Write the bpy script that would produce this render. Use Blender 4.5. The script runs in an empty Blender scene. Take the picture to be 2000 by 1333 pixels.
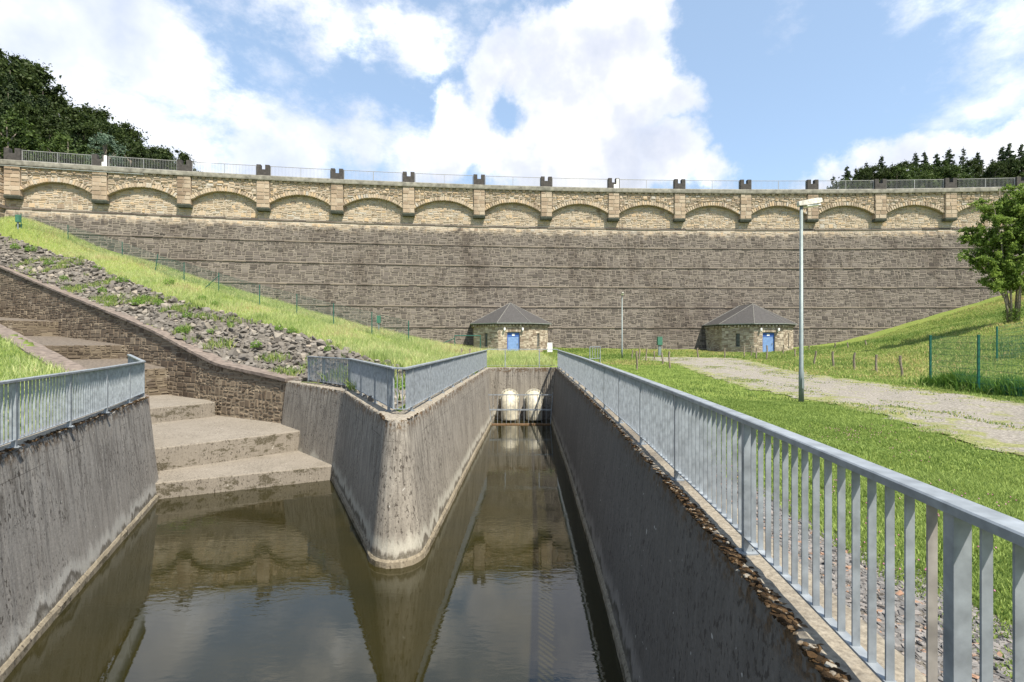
import bpy, math, random
import numpy as np
from mathutils import Vector, Matrix
random.seed(7); RNG = np.random.default_rng(7)
SC = bpy.context.scene
COL = SC.collection
R = math.radians

# ------------------------------------------------------------------ camera
EYE = 1.5
cam = bpy.data.cameras.new('camera'); camo = bpy.data.objects.new('camera', cam)
COL.objects.link(camo); SC.camera = camo
camo.location = (0, 0, EYE); camo.rotation_euler = (R(90), 0, 0)
cam.sensor_width = 36; cam.lens = 18; cam.clip_end = 3000; cam.clip_start = 0.05

# ------------------------------------------------------------------ light
SUN = Vector((0.40, -0.52, 1.0)).normalized()
EL = math.asin(SUN.z); AZ = math.atan2(SUN.x, SUN.y)
sl = bpy.data.lights.new('sun', 'SUN'); so = bpy.data.objects.new('sun', sl); COL.objects.link(so)
sl.energy = 5.0; sl.angle = R(0.5); sl.color = (1.0, 0.93, 0.82)
so.rotation_euler = SUN.to_track_quat('Z', 'Y').to_euler(); so.location = (20, -30, 60)
SC.view_settings.view_transform = 'Standard'; SC.view_settings.look = 'None'
SC.view_settings.exposure = 0.9; SC.view_settings.gamma = 1

def nd(nt, t, **kw):
    n = nt.nodes.new(t)
    for k, v in kw.items():
        if k.startswith('i_'):
            key = k[2:]
            n.inputs[int(key) if key.isdigit() else key.replace('_', ' ')].default_value = v
        else: setattr(n, k, v)
    return n
def lk(nt, a, b): nt.links.new(a, b)
def mth(nt, op, a, b=None, c=None, clamp=False):
    n = nt.nodes.new('ShaderNodeMath'); n.operation = op; n.use_clamp = clamp
    for i, v in enumerate((a, b, c)):
        if v is None: continue
        if isinstance(v, (int, float)): n.inputs[i].default_value = v
        else: nt.links.new(v, n.inputs[i])
    return n.outputs[0]
def sstep(nt, x, lo, hi, o0=0.0, o1=1.0):
    n = nt.nodes.new('ShaderNodeMapRange'); n.interpolation_type = 'SMOOTHSTEP'
    n.inputs['From Min'].default_value = lo; n.inputs['From Max'].default_value = hi
    n.inputs['To Min'].default_value = o0; n.inputs['To Max'].default_value = o1
    nt.links.new(x, n.inputs['Value']); return n.outputs[0]
def mixc(nt, f, a, b, mode='MIX'):
    n = nt.nodes.new('ShaderNodeMix'); n.data_type = 'RGBA'; n.blend_type = mode
    for s, v in ((n.inputs[0], f), (n.inputs[6], a), (n.inputs[7], b)):
        if isinstance(v, (int, float)): s.default_value = v
        elif isinstance(v, tuple): s.default_value = (*v, 1) if len(v) == 3 else v
        else: nt.links.new(v, s)
    return n.outputs[2]
def ramp(nt, x, stops):
    n = nt.nodes.new('ShaderNodeValToRGB'); e = n.color_ramp.elements
    while len(e) < len(stops): e.new(0.5)
    for el, (p, c) in zip(e, stops): el.position = p; el.color = (*c, 1)
    nt.links.new(x, n.inputs[0]); return n.outputs[0]
def noise(nt, vec, scale, detail=4, rough=0.55, dist=0.0):
    n = nd(nt, 'ShaderNodeTexNoise'); n.inputs['Scale'].default_value = scale
    n.inputs['Detail'].default_value = detail; n.inputs['Roughness'].default_value = rough
    n.inputs['Distortion'].default_value = dist
    if vec is not None: nt.links.new(vec, n.inputs['Vector'])
    return n
def mapping(nt, vec, scale=(1, 1, 1), loc=(0, 0, 0), rot=(0, 0, 0)):
    m = nd(nt, 'ShaderNodeMapping'); m.inputs['Scale'].default_value = scale
    m.inputs['Location'].default_value = loc; m.inputs['Rotation'].default_value = rot
    nt.links.new(vec, m.inputs['Vector']); return m.outputs[0]

# ------------------------------------------------------------------ sky: nishita + clouds laid out by direction
def build_world():
    w = bpy.data.worlds.new('World'); SC.world = w; w.use_nodes = True
    nt = w.node_tree; nt.nodes.clear()
    out = nd(nt, 'ShaderNodeOutputWorld'); bg = nd(nt, 'ShaderNodeBackground')
    sky = nd(nt, 'ShaderNodeTexSky'); sky.sky_type = 'NISHITA'; sky.sun_disc = False
    sky.sun_elevation = EL; sky.sun_rotation = AZ; sky.altitude = 300
    sky.air_density = 1.0; sky.dust_density = 1.2; sky.ozone_density = 1.3
    tc = nd(nt, 'ShaderNodeTexCoord'); d = tc.outputs['Generated']
    n1 = noise(nt, d, 5.0, 8, 0.62); n2 = noise(nt, d, 16.0, 6, 0.6)
    def warp(src, nz, amt):
        a = nd(nt, 'ShaderNodeVectorMath', operation='SUBTRACT'); lk(nt, nz.outputs['Color'], a.inputs[0]); a.inputs[1].default_value = (.5, .5, .5)
        b = nd(nt, 'ShaderNodeVectorMath', operation='SCALE'); lk(nt, a.outputs[0], b.inputs[0]); b.inputs['Scale'].default_value = amt
        c = nd(nt, 'ShaderNodeVectorMath', operation='ADD'); lk(nt, src, c.inputs[0]); lk(nt, b.outputs[0], c.inputs[1]); return c.outputs[0]
    dw = warp(warp(d, n1, 0.13), n2, 0.05)
    def cdir(px, py): return Vector(((px - 1000) / 1000, 1, (666.5 - py) / 1000)).normalized()
    def field(blobs, vec):
        cur = None
        for px, py, r in blobs:
            c = cdir(px, py); rr = r / 1000 / math.sqrt(1 + ((px - 1000) / 1000) ** 2 * .6 + ((666 - py) / 1000) ** 2 * .6)
            n = nd(nt, 'ShaderNodeVectorMath', operation='DISTANCE'); lk(nt, vec, n.inputs[0]); n.inputs[1].default_value = c
            v = mth(nt, 'MULTIPLY_ADD', n.outputs['Value'], -1.0, rr)
            cur = v if cur is None else mth(nt, 'SMOOTH_MAX', cur, v, 0.012)
        return cur
    crisp = [(1110,105,95),(1265,40,72),(1200,170,130),(1010,130,72),(960,180,60),(885,225,48),(1010,270,95),(1140,300,150),
             (1300,315,72),(1390,340,40),(1320,195,45),(1060,55,48),(1275,110,55),(880,290,70),(860,190,22),
             (1640,335,40),(1705,310,45),(1790,300,52),(1880,310,68),(2000,315,80),(1590,350,32),(2150,330,130)]
    soft = [(20,40,190),(200,60,150),(300,150,100),(110,220,190),(385,140,40),(-80,150,260),(230,260,120),
            (340,290,80),(470,290,68),(600,300,70),(700,295,60),(800,310,70),(560,330,90),(640,225,22),
            (810,72,50),(868,45,30),(762,60,24),(620,50,50),(530,5,48),(440,-5,40),(950,10,24),(660,75,30),
            ]
    wisp = [(1820,15,45),(1900,30,75),(1990,50,95),(2080,30,110),(1940,200,60),(2000,170,80),(1870,235,40),(1565,-10,35),(545,160,25),(1180,0,30)]
    f3 = field(wisp, dw)
    f1 = field(crisp, dw); f2 = field(soft, dw)
    nz = noise(nt, mapping(nt, d, (1, 1, 1.7)), 9.0, 9, 0.65)
    hole = cdir(1000, 212)
    hn = nd(nt, 'ShaderNodeVectorMath', operation='DISTANCE'); lk(nt, dw, hn.inputs[0]); hn.inputs[1].default_value = hole
    hm = sstep(nt, hn.outputs['Value'], 0.022, 0.05)
    nzc = mth(nt, 'SUBTRACT', nz.outputs['Fac'], 0.5)
    a1 = mth(nt, 'MULTIPLY', sstep(nt, mth(nt, 'MULTIPLY_ADD', nzc, 0.05, f1), -0.010, 0.018), hm)
    a2 = sstep(nt, mth(nt, 'MULTIPLY_ADD', nzc, 0.22, f2), -0.04, 0.045)
    # loose clouds over the rest of the sky (behind and above the camera)
    sep = nd(nt, 'ShaderNodeSeparateXYZ'); lk(nt, d, sep.inputs[0])
    nr = noise(nt, d, 2.6, 7, 0.6)
    rest = mth(nt, 'MULTIPLY', sstep(nt, nr.outputs['Fac'], 0.5, 0.62), sstep(nt, sep.outputs['Y'], 0.25, -0.1))
    a3 = sstep(nt, mth(nt, 'MULTIPLY_ADD', nzc, 0.30, f3), -0.03, 0.08, 0.0, 0.62)
    al = mth(nt, 'MAXIMUM', mth(nt, 'MAXIMUM', mth(nt, 'MAXIMUM', a1, a3), mth(nt, 'MULTIPLY', a2, 0.9)), rest)
    # cloud body: bright tops, cooler grey-lilac hollows
    sh = noise(nt, d, 6.5, 5, 0.55)
    body = ramp(nt, sh.outputs['Fac'], [(0.30, (0.50, 0.55, 0.67)), (0.47, (0.66, 0.69, 0.77)), (0.58, (0.86, 0.87, 0.90)), (0.72, (1.6, 1.6, 1.6))])
    edge = sstep(nt, f1, 0.0, 0.05, 1.14, 1.0)
    bsc = nd(nt, 'ShaderNodeVectorMath', operation='SCALE'); lk(nt, body, bsc.inputs[0]); lk(nt, edge, bsc.inputs['Scale'])
    # haze whitening towards the horizon belongs to the air: nishita colour scaled
    ssc = nd(nt, 'ShaderNodeVectorMath', operation='MULTIPLY'); lk(nt, sky.outputs[0], ssc.inputs[0]); ssc.inputs[1].default_value = (0.15, 0.15, 0.15)
    veil = mixc(nt, 0.26, ssc.outputs[0], (0.68, 0.92, 1.18))
    colr = mixc(nt, al, veil, bsc.outputs[0])
    lk(nt, colr, bg.inputs['Color']); bg.inputs['Strength'].default_value = 0.72
    lk(nt, bg.outputs[0], out.inputs['Surface'])
build_world()

# ------------------------------------------------------------------ materials
def newmat(name, rough=0.85, spec=0.25, metal=0.0):
    m = bpy.data.materials.new(name); m.use_nodes = True; nt = m.node_tree
    b = nt.nodes['Principled BSDF']; b.inputs['Roughness'].default_value = rough
    b.inputs['Specular IOR Level'].default_value = spec; b.inputs['Metallic'].default_value = metal
    return m, nt, b
def pos(nt): return nd(nt, 'ShaderNodeNewGeometry').outputs['Position']
def attr(nt, name='tone'):
    a = nd(nt, 'ShaderNodeAttribute'); a.attribute_name = name; return a.outputs['Fac']
def bump(nt, b, h, strength=0.4, dist=0.02):
    n = nd(nt, 'ShaderNodeBump'); n.inputs['Strength'].default_value = strength; n.inputs['Distance'].default_value = dist
    lk(nt, h, n.inputs['Height']); lk(nt, n.outputs[0], b.inputs['Normal'])
def zof(nt, p):
    s = nd(nt, 'ShaderNodeSeparateXYZ'); lk(nt, p, s.inputs[0]); return s.outputs['Z']

def mat_plain(name, col, rough=0.6, metal=0.0, var=0.12, scale=8.0, spec=0.3):
    m, nt, b = newmat(name, rough, spec, metal); p = pos(nt)
    n = noise(nt, p, scale, 5)
    lo = tuple(c * (1 - var) for c in col); hi = tuple(min(1, c * (1 + var)) for c in col)
    lk(nt, ramp(nt, n.outputs['Fac'], [(0.3, lo), (0.7, hi)]), b.inputs['Base Color'])
    bump(nt, b, n.outputs['Fac'], 0.15, 0.005)
    return m

def mat_concrete(name, base, pale, dark, moss=1.0, joint=True, speck=1.0, foot=True):
    m, nt, b = newmat(name, 0.9, 0.2); p = pos(nt); z = zof(nt, p)
    big = noise(nt, p, 0.9, 6, 0.6); st = noise(nt, mapping(nt, p, (8, 8, 0.25)), 1.6, 7, 0.7, 0.3)
    c = ramp(nt, st.outputs['Fac'], [(0.28, dark), (0.5, base), (0.72, pale)])
    c = mixc(nt, 0.45, c, ramp(nt, big.outputs['Fac'], [(0.3, dark), (0.55, base), (0.75, pale)]))
    fine = noise(nt, p, 28, 6, 0.7)
    c = mixc(nt, 0.5, c, ramp(nt, fine.outputs['Fac'], [(0.3, tuple(x * .6 for x in base)), (0.7, tuple(x * 1.35 for x in base))]))
    # dark pits and lichen dots
    sp = noise(nt, mapping(nt, p, (1, 1, 0.55)), 21, 4, 0.6); area = noise(nt, p, 0.7, 3)
    k = mth(nt, 'MULTIPLY', sstep(nt, sp.outputs['Fac'], 0.57, 0.62), sstep(nt, area.outputs['Fac'], 0.34, 0.56))
    c = mixc(nt, mth(nt, 'MULTIPLY', k, 0.8 * speck), c, (0.035, 0.028, 0.022))
    wp = noise(nt, p, 11, 2, 0.5)
    c = mixc(nt, mth(nt, 'MULTIPLY', sstep(nt, wp.outputs['Fac'], 0.73, 0.76), 0.6 * speck), c, (0.6, 0.58, 0.52))
    if joint:
        zn = mth(nt, 'ADD', z, mth(nt, 'MULTIPLY', big.outputs['Fac'], 0.02))
        jl = mth(nt, 'MULTIPLY', mth(nt, 'LESS_THAN', mth(nt, 'ABSOLUTE', mth(nt, 'ADD', zn, 0.40)), 0.006), sstep(nt, area.outputs['Fac'], 0.44, 0.54))
        c = mixc(nt, mth(nt, 'MULTIPLY', jl, 0.55), c, (0.03, 0.025, 0.02))
        # black run-off streaks that start at the top edge
        run = mth(nt, 'MULTIPLY', sstep(nt, st.outputs['Fac'], 0.54, 0.36), sstep(nt, mth(nt, 'MULTIPLY_ADD', area.outputs['Fac'], 1.6, z), -1.9, 0.5))
        c = mixc(nt, mth(nt, 'MULTIPLY', run, 0.6), c, (0.05, 0.042, 0.036))
    if moss:
        mn = noise(nt, p, 9, 6, 0.7)
        k = mth(nt, 'MULTIPLY', sstep(nt, mn.outputs['Fac'], 0.47, 0.56), sstep(nt, mth(nt, 'ADD', z, mth(nt, 'MULTIPLY', big.outputs['Fac'], 0.12)), -0.22, 0.0))
        nz_ = sstep(nt, zof(nt, nd(nt, 'ShaderNodeNewGeometry').outputs['Normal']), 0.5, 0.9, 1.0, 0.3)
        c = mixc(nt, mth(nt, 'MULTIPLY', mth(nt, 'MULTIPLY', k, nz_), 0.85 * moss), c, ramp(nt, fine.outputs['Fac'], [(0.35, (0.03, 0.02, 0.01)), (0.6, (0.12, 0.07, 0.03))]))
    if not foot:
        bm_ = noise(nt, mapping(nt, p, (1, 1, 2.2)), 1.5, 7, 0.72); k = mth(nt, 'MULTIPLY', sstep(nt, bm_.outputs['Fac'], 0.53, 0.58), sstep(nt, fine.outputs['Fac'], 0.36, 0.5))
        nrm = nd(nt, 'ShaderNodeNewGeometry').outputs['Normal']; vert = sstep(nt, zof(nt, nrm), 0.6, 0.2, 0.15, 1.0)
        c = mixc(nt, mth(nt, 'MULTIPLY', mth(nt, 'MULTIPLY', k, vert), 0.85), c, (0.055, 0.047, 0.026))
    if foot:
        fz = sstep(nt, mth(nt, 'ADD', z, mth(nt, 'MULTIPLY', st.outputs['Fac'], 0.5)), -2.1, -2.5)
        lw = noise(nt, mapping(nt, p, (1, 1, .3)), 2.2, 5, 0.65); zz = mth(nt, 'MULTIPLY_ADD', lw.outputs['Fac'], 0.9, z)
        lime = mth(nt, 'MULTIPLY', sstep(nt, zz, -2.02, -1.94), sstep(nt, zz, -1.66, -1.9)); dkb = mth(nt, 'MULTIPLY', sstep(nt, zz, -2.16, -2.08), sstep(nt, zz, -1.98, -2.04))
        c = mixc(nt, mth(nt, 'MULTIPLY', lime, 0.38), c, tuple(min(.6, q * 1.5) for q in pale))
        c = mixc(nt, mth(nt, 'MULTIPLY', dkb, 0.6), c, (0.045, 0.036, 0.022))
        c = mixc(nt, mth(nt, 'MULTIPLY', fz, 0.5), c, ramp(nt, fine.outputs['Fac'], [(0.35, (0.07, 0.065, 0.03)), (0.65, (0.4, 0.37, 0.3))]))
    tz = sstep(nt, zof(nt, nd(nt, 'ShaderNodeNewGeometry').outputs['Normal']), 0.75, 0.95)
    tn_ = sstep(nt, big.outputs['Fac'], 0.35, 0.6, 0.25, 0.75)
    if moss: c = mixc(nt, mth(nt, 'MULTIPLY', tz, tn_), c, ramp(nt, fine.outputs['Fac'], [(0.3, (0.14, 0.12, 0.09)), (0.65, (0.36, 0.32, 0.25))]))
    lk(nt, c, b.inputs['Base Color'])
    hsum = mth(nt, 'MULTIPLY_ADD', sp.outputs['Fac'], -0.6, fine.outputs['Fac'])
    bump(nt, b, hsum, 0.55, 0.012)
    return m

def mat_stone(name, stops, mortar, zone=None, stain=0.5, bscale=7):
    """stones carry a random tone; tone<0 marks mortar. zone=(z0,z1,stops2,mortar2): other stone above."""
    m, nt, b = newmat(name, 0.92, 0.15); p = pos(nt); t = attr(nt); z = zof(nt, p)
    nz = noise(nt, p, bscale, 6, 0.65); bg = noise(nt, mapping(nt, p, (1, 1, 0.45)), 0.28, 5, 0.6); md = noise(nt, p, 1.3, 4, 0.6)
    tt = mth(nt, 'MULTIPLY_ADD', mth(nt, 'SUBTRACT', nz.outputs['Fac'], 0.5), 0.35, t)
    ism = mth(nt, 'LESS_THAN', t, -0.5)
    def lay(stops, mortar):
        c = ramp(nt, tt, stops)
        mo = mixc(nt, nz.outputs['Fac'], tuple(x * .6 for x in mortar), mortar)
        return mixc(nt, ism, c, mo)
    c = lay(stops, mortar)
    dark = mth(nt, 'MULTIPLY', sstep(nt, bg.outputs['Fac'], 0.5, 0.68), stain)
    c = mixc(nt, dark, c, (0.42, 0.38, 0.36), 'MULTIPLY')
    drip = noise(nt, mapping(nt, p, (.55, .55, 0.04)), 1.0, 4, 0.7)
    c = mixc(nt, mth(nt, 'MULTIPLY', sstep(nt, drip.outputs['Fac'], 0.58, 0.72), stain * .9), c, (0.5, 0.46, 0.44), 'MULTIPLY')
    c = mixc(nt, mth(nt, 'MULTIPLY', sstep(nt, md.outputs['Fac'], 0.60, 0.75), .35), c, (0.36, 0.32, 0.26))
    if zone:
        z0, z1, s2, m2 = zone
        c2 = lay(s2, m2)
        st2 = mth(nt, 'MULTIPLY', sstep(nt, md.outputs['Fac'], 0.56, 0.72), 0.45)
        c2 = mixc(nt, st2, c2, (0.55, 0.5, 0.46), 'MULTIPLY')
        k = sstep(nt, mth(nt, 'ADD', z, mth(nt, 'MULTIPLY', mth(nt, 'SUBTRACT', md.outputs['Fac'], 0.5), 2.6)), z0, z1)
        c = mixc(nt, k, c, c2)
    if zone:
        dr2 = noise(nt, mapping(nt, p, (.9, .9, 0.12)), 1.0, 5, 0.75)
        c = mixc(nt, mth(nt, 'MULTIPLY', sstep(nt, dr2.outputs['Fac'], 0.60, 0.70), .6), c, (0.34, 0.31, 0.28), 'MULTIPLY')
        c = mixc(nt, mth(nt, 'MULTIPLY', sstep(nt, dr2.outputs['Fac'], 0.36, 0.28), .22), c, (0.55, 0.50, 0.42))
    lk(nt, c, b.inputs['Base Color'])
    bump(nt, b, nz.outputs['Fac'], 0.5, 0.03)
    return m

def mat_leaf(name, dark, light, trans=0.35, rough=0.6, stops=None):
    m = bpy.data.materials.new(name); m.use_nodes = True; nt = m.node_tree
    b = nt.nodes['Principled BSDF']; o = nt.nodes['Material Output']
    b.inputs['Roughness'].default_value = rough; b.inputs['Specular IOR Level'].default_value = 0.2
    c = ramp(nt, attr(nt), stops or [(0.0, dark), (1.0, light)])
    lk(nt, c, b.inputs['Base Color'])
    t = nd(nt, 'ShaderNodeBsdfTranslucent'); lk(nt, c, t.inputs['Color'])
    mx = nd(nt, 'ShaderNodeMixShader'); mx.inputs[0].default_value = trans
    lk(nt, b.outputs[0], mx.inputs[1]); lk(nt, t.outputs[0], mx.inputs[2]); lk(nt, mx.outputs[0], o.inputs['Surface'])
    return m

M = {}
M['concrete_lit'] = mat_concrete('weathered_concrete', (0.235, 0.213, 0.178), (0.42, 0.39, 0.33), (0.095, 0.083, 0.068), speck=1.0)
M['concrete_shaded'] = mat_concrete('shaded_concrete', (0.115, 0.104, 0.09), (0.21, 0.19, 0.165), (0.05, 0.044, 0.038), joint=False, speck=0.8)  # darker copy of the wall concrete, right wall's shade painted into its colour
M['concrete_rest'] = mat_concrete('basin_concrete', (0.25, 0.232, 0.205), (0.41, 0.388, 0.35), (0.115, 0.104, 0.09), speck=1.0)
M['concrete_step'] = mat_concrete('step_concrete', (0.215, 0.19, 0.155), (0.33, 0.30, 0.25), (0.12, 0.104, 0.08), moss=0, joint=False, speck=0.9, foot=False)
M['ledge'] = mat_concrete('limed_ledge', (0.21, 0.18, 0.13), (0.42, 0.38, 0.3), (0.08, 0.065, 0.04), moss=0, joint=False, speck=1, foot=False)
LOW = [(0.0, (0.070, 0.061, 0.053)), (0.3, (0.094, 0.081, 0.070)), (0.7, (0.120, 0.104, 0.090)), (1.0, (0.158, 0.139, 0.119))]
UP = [(0.0, (0.24, 0.185, 0.135)), (0.25, (0.34, 0.275, 0.20)), (0.55, (0.42, 0.345, 0.255)), (0.8, (0.44, 0.325, 0.2)), (1.0, (0.38, 0.355, 0.31))]
M['dam'] = mat_stone('dam_masonry', LOW, (0.235, 0.205, 0.168), (13.0, 14.1, UP, (0.47, 0.415, 0.33)), 0.5)
M['pil'] = mat_stone('pilaster_masonry', [(0, (0.25, 0.19, 0.135)), (0.5, (0.36, 0.28, 0.2)), (1, (0.39, 0.325, 0.245))], (0.42, 0.36, 0.28), None, 0.5)
M['ledge_stone'] = mat_stone('string_course_stone', [(0, (0.075, 0.062, 0.054)), (0.5, (0.125, 0.105, 0.088)), (1, (0.19, 0.16, 0.125))], (0.2, 0.18, 0.14), None, 0.7)
M['coping'] = mat_plain('grey_coping_stone', (0.21, 0.20, 0.165), 0.9, 0, 0.4, 2.0)
M['merlon'] = mat_plain('black_basalt', (0.055, 0.05, 0.046), 0.9, 0, 0.35, 4.0)
M['slab'] = mat_plain('dark_corbel_slab', (0.07, 0.075, 0.06), 0.9, 0, 0.3, 5.0)
M['house'] = mat_stone('gatehouse_masonry', [(0, (0.19, 0.145, 0.105)), (0.5, (0.35, 0.29, 0.22)), (1, (0.50, 0.44, 0.345))], (0.42, 0.37, 0.29), None, 0.2)
M['wallstone'] = mat_stone('retaining_wall_masonry', [(0, (0.08, 0.06, 0.043)), (0.4, (0.12, 0.094, 0.067)), (0.75, (0.165, 0.13, 0.093)), (1, (0.215, 0.175, 0.125))], (0.25, 0.205, 0.145), None, 0.45)
M['cascstone'] = mat_stone('cascade_masonry', [(0, (0.07, 0.054, 0.04)), (0.5, (0.12, 0.096, 0.07)), (1, (0.17, 0.14, 0.1))], (0.16, 0.13, 0.09), None, 0.45)
M['bed'] = mat_plain('cascade_bed_stone', (0.125, 0.104, 0.082), 0.92, 0, 0.5, 9.0)
M['wallcap'] = mat_plain('sandstone_coping', (0.155, 0.125, 0.103), 0.9, 0, 0.4, 5.0)
M['galv'] = mat_plain('galvanised_steel', (0.255, 0.28, 0.30), 0.5, 0.3, 0.28, 10.0, 0.4)
M['stained'] = mat_plain('stained_steel', (0.27, 0.25, 0.225), 0.6, 0.2, 0.3, 9.0)
M['galvfar'] = mat_plain('thin_grey_steel', (0.28, 0.28, 0.27), 0.6, 0.2, 0.1, 5.0)
M['lamp'] = mat_plain('lamp_post_steel', (0.19, 0.225, 0.22), 0.5, 0.3, 0.12, 9.0)
M['lamphead'] = mat_plain('lamp_housing', (0.42, 0.40, 0.34), 0.6, 0, 0.35, 16.0)
M['rust'] = mat_plain('rusty_steel', (0.22, 0.14, 0.08), 0.8, 0.1, 0.4, 12.0)
M['green'] = mat_plain('green_fence_paint', (0.010, 0.085, 0.062), 0.45, 0, 0.15, 6.0)
M['greenbox'] = mat_plain('green_cabinet', (0.05, 0.15, 0.10), 0.5, 0, 0.1, 6.0)
M['white'] = mat_plain('white_paint', (0.78, 0.78, 0.75), 0.5, 0, 0.06, 4.0)
M['pipe'] = mat_plain('white_pipe', (0.46, 0.43, 0.34), 0.4, 0, 0.35, 5.0)
M['roof'] = mat_plain('slate_roof', (0.058, 0.055, 0.053), 0.75, 0, 0.35, 9.0)
M['zinc'] = mat_plain('zinc_gutter', (0.24, 0.26, 0.24), 0.5, 0.3, 0.15, 5.0)
M['ridge'] = mat_plain('dull_lead_flashing', (0.15, 0.145, 0.13), 0.7, 0, 0.25, 6.0)
M['blue'] = mat_plain('blue_door_paint', (0.16, 0.26, 0.46), 0.4, 0, 0.14, 5.0)
M['bluedark'] = mat_plain('dark_blue_paint', (0.05, 0.12, 0.38), 0.5, 0, 0.1, 5.0)
M['glass'] = mat_plain('dark_glass', (0.03, 0.04, 0.05), 0.15, 0, 0.2, 3.0, 0.5)
M['wood'] = mat_plain('weathered_post_wood', (0.20, 0.165, 0.125), 0.9, 0, 0.4, 20.0)
M['barkw'] = mat_plain('grey_bark', (0.20, 0.17, 0.135), 0.9, 0, 0.4, 10.0)
M['rock'] = mat_stone('riprap_rock', [(0, (0.115, 0.104, 0.09)), (0.5, (0.165, 0.15, 0.13)), (0.85, (0.215, 0.197, 0.168)), (1, (0.26, 0.225, 0.18))], (0.2, 0.2, 0.2), None, 0.25, 5)
M['chips'] = mat_stone('slate_chips', [(0, (0.09, 0.087, 0.084)), (0.45, (0.165, 0.158, 0.15)), (0.92, (0.22, 0.2, 0.185)), (0.97, (0.27, 0.17, 0.115)), (1, (0.3, 0.18, 0.12))], (0.2, 0.2, 0.2), None, 0.2, 12)
M['moss'] = mat_stone('brown_moss', [(0, (0.022, 0.014, 0.007)), (0.6, (0.06, 0.034, 0.014)), (0.88, (0.12, 0.085, 0.05)), (1, (0.26, 0.24, 0.2))], (0.2, 0.2, 0.2), None, 0.2, 30)
M['field'] = mat_leaf('field_blades', (0.16, 0.19, 0.045), (0.52, 0.50, 0.17), 0.45, .6, [(0, (0.085, 0.155, 0.03)), (0.45, (0.23, 0.31, 0.08)), (0.8, (0.42, 0.43, 0.15)), (1, (0.46, 0.36, 0.17))])
M['lawn'] = mat_leaf('lawn_blades', (0.095, 0.165, 0.03), (0.35, 0.44, 0.12), 0.45)
M['meadow'] = mat_leaf('meadow_blades', (0.27, 0.30, 0.08), (0.74, 0.74, 0.36), 0.45, .6, [(0, (0.12, 0.20, 0.045)), (0.35, (0.28, 0.36, 0.11)), (0.75, (0.58, 0.63, 0.29)), (0.93, (0.60, 0.53, 0.29)), (1, (0.42, 0.30, 0.17))])
M['leaf'] = mat_leaf('tree_leaves', (0.065, 0.12, 0.02), (0.29, 0.39, 0.085), 0.5)
M['leafdark'] = mat_leaf('forest_leaves', (0.013, 0.026, 0.006), (0.065, 0.092, 0.022), 0.3)
M['leafmid'] = mat_leaf('bush_leaves', (0.02, 0.042, 0.01), (0.085, 0.125, 0.028), 0.3)
M['leafpale'] = mat_leaf('willow_leaves', (0.07, 0.115, 0.075), (0.20, 0.27, 0.18), 0.3)
M['needle'] = mat_leaf('spruce_needles', (0.02, 0.038, 0.015), (0.075, 0.105, 0.042), 0.2)
M['weed'] = mat_leaf('weed_leaves', (0.07, 0.15, 0.02), (0.22, 0.36, 0.06), 0.4)
M['flower'] = mat_leaf('clover_flowers', (0.45, 0.16, 0.24), (0.62, 0.34, 0.42), 0.3)

def mat_ground():
    m, nt, b = newmat('meadow_ground', 0.95, 0.1); p = pos(nt)
    n1 = noise(nt, p, 0.35, 6, 0.6); n2 = noise(nt, p, 7, 6, 0.7); n3 = noise(nt, p, 45, 4, 0.7)
    c = ramp(nt, n1.outputs['Fac'], [(0.3, (0.12, 0.18, 0.035)), (0.5, (0.18, 0.225, 0.05)), (0.7, (0.29, 0.255, 0.09))])
    c = mixc(nt, 0.5, c, ramp(nt, n2.outputs['Fac'], [(0.3, (0.075, 0.125, 0.02)), (0.7, (0.21, 0.25, 0.065))]))
    c = mixc(nt, 0.45, c, ramp(nt, n3.outputs['Fac'], [(0.3, (0.05, 0.085, 0.012)), (0.7, (0.24, 0.29, 0.08))]))
    lk(nt, c, b.inputs['Base Color']); bump(nt, b, n3.outputs['Fac'], 0.7, 0.05); return m
def mat_soil():
    m, nt, b = newmat('rubble_soil', 0.95, 0.1); p = pos(nt); n2 = noise(nt, p, 6, 6, 0.7)
    lk(nt, ramp(nt, n2.outputs['Fac'], [(0.3, (0.05, 0.045, 0.038)), (0.7, (0.2, 0.18, 0.15))]), b.inputs['Base Color'])
    bump(nt, b, n2.outputs['Fac'], 0.8, 0.08); return m
def mat_path():
    m, nt, b = newmat('gravel_path', 0.95, 0.1); p = pos(nt)
    n1 = noise(nt, p, 0.5, 6, 0.65); n2 = noise(nt, p, 22, 5, 0.75); n3 = noise(nt, p, 1.7, 7, 0.7)
    c = ramp(nt, n2.outputs['Fac'], [(0.32, (0.10, 0.09, 0.077)), (0.5, (0.215, 0.197, 0.168)), (0.68, (0.37, 0.345, 0.30))])
    k = mth(nt, 'MULTIPLY', sstep(nt, mth(nt, 'MULTIPLY_ADD', attr(nt), 0.16, n3.outputs['Fac']), 0.54, 0.64), 0.8)
    c = mixc(nt, k, c, ramp(nt, n2.outputs['Fac'], [(0.3, (0.10, 0.12, 0.03)), (0.7, (0.27, 0.27, 0.10))]))
    lk(nt, c, b.inputs['Base Color']); bump(nt, b, n2.outputs['Fac'], 0.7, 0.03); return m
def mat_water():
    m, nt, b = newmat('dark_water', 0.02, 0.95); p = pos(nt)
    b.inputs['IOR'].default_value = 1.4
    n = noise(nt, p, 0.8, 3)
    lk(nt, ramp(nt, n.outputs['Fac'], [(0.3, (0.0135, 0.0125, 0.0035)), (0.7, (0.021, 0.0178, 0.005))]), b.inputs['Base Color'])
    w1 = noise(nt, mapping(nt, p, (2.2, 6.0, 1), rot=(0, 0, 0.2)), 1.6, 3, 0.5, 0.5)
    w2 = noise(nt, p, 0.7, 2, 0.5)
    amt = sstep(nt, w2.outputs['Fac'], 0.38, 0.62, 0.25, 1.0)
    bump(nt, b, mth(nt, 'MULTIPLY', w1.outputs['Fac'], amt), 0.05, 0.04); return m
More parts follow.
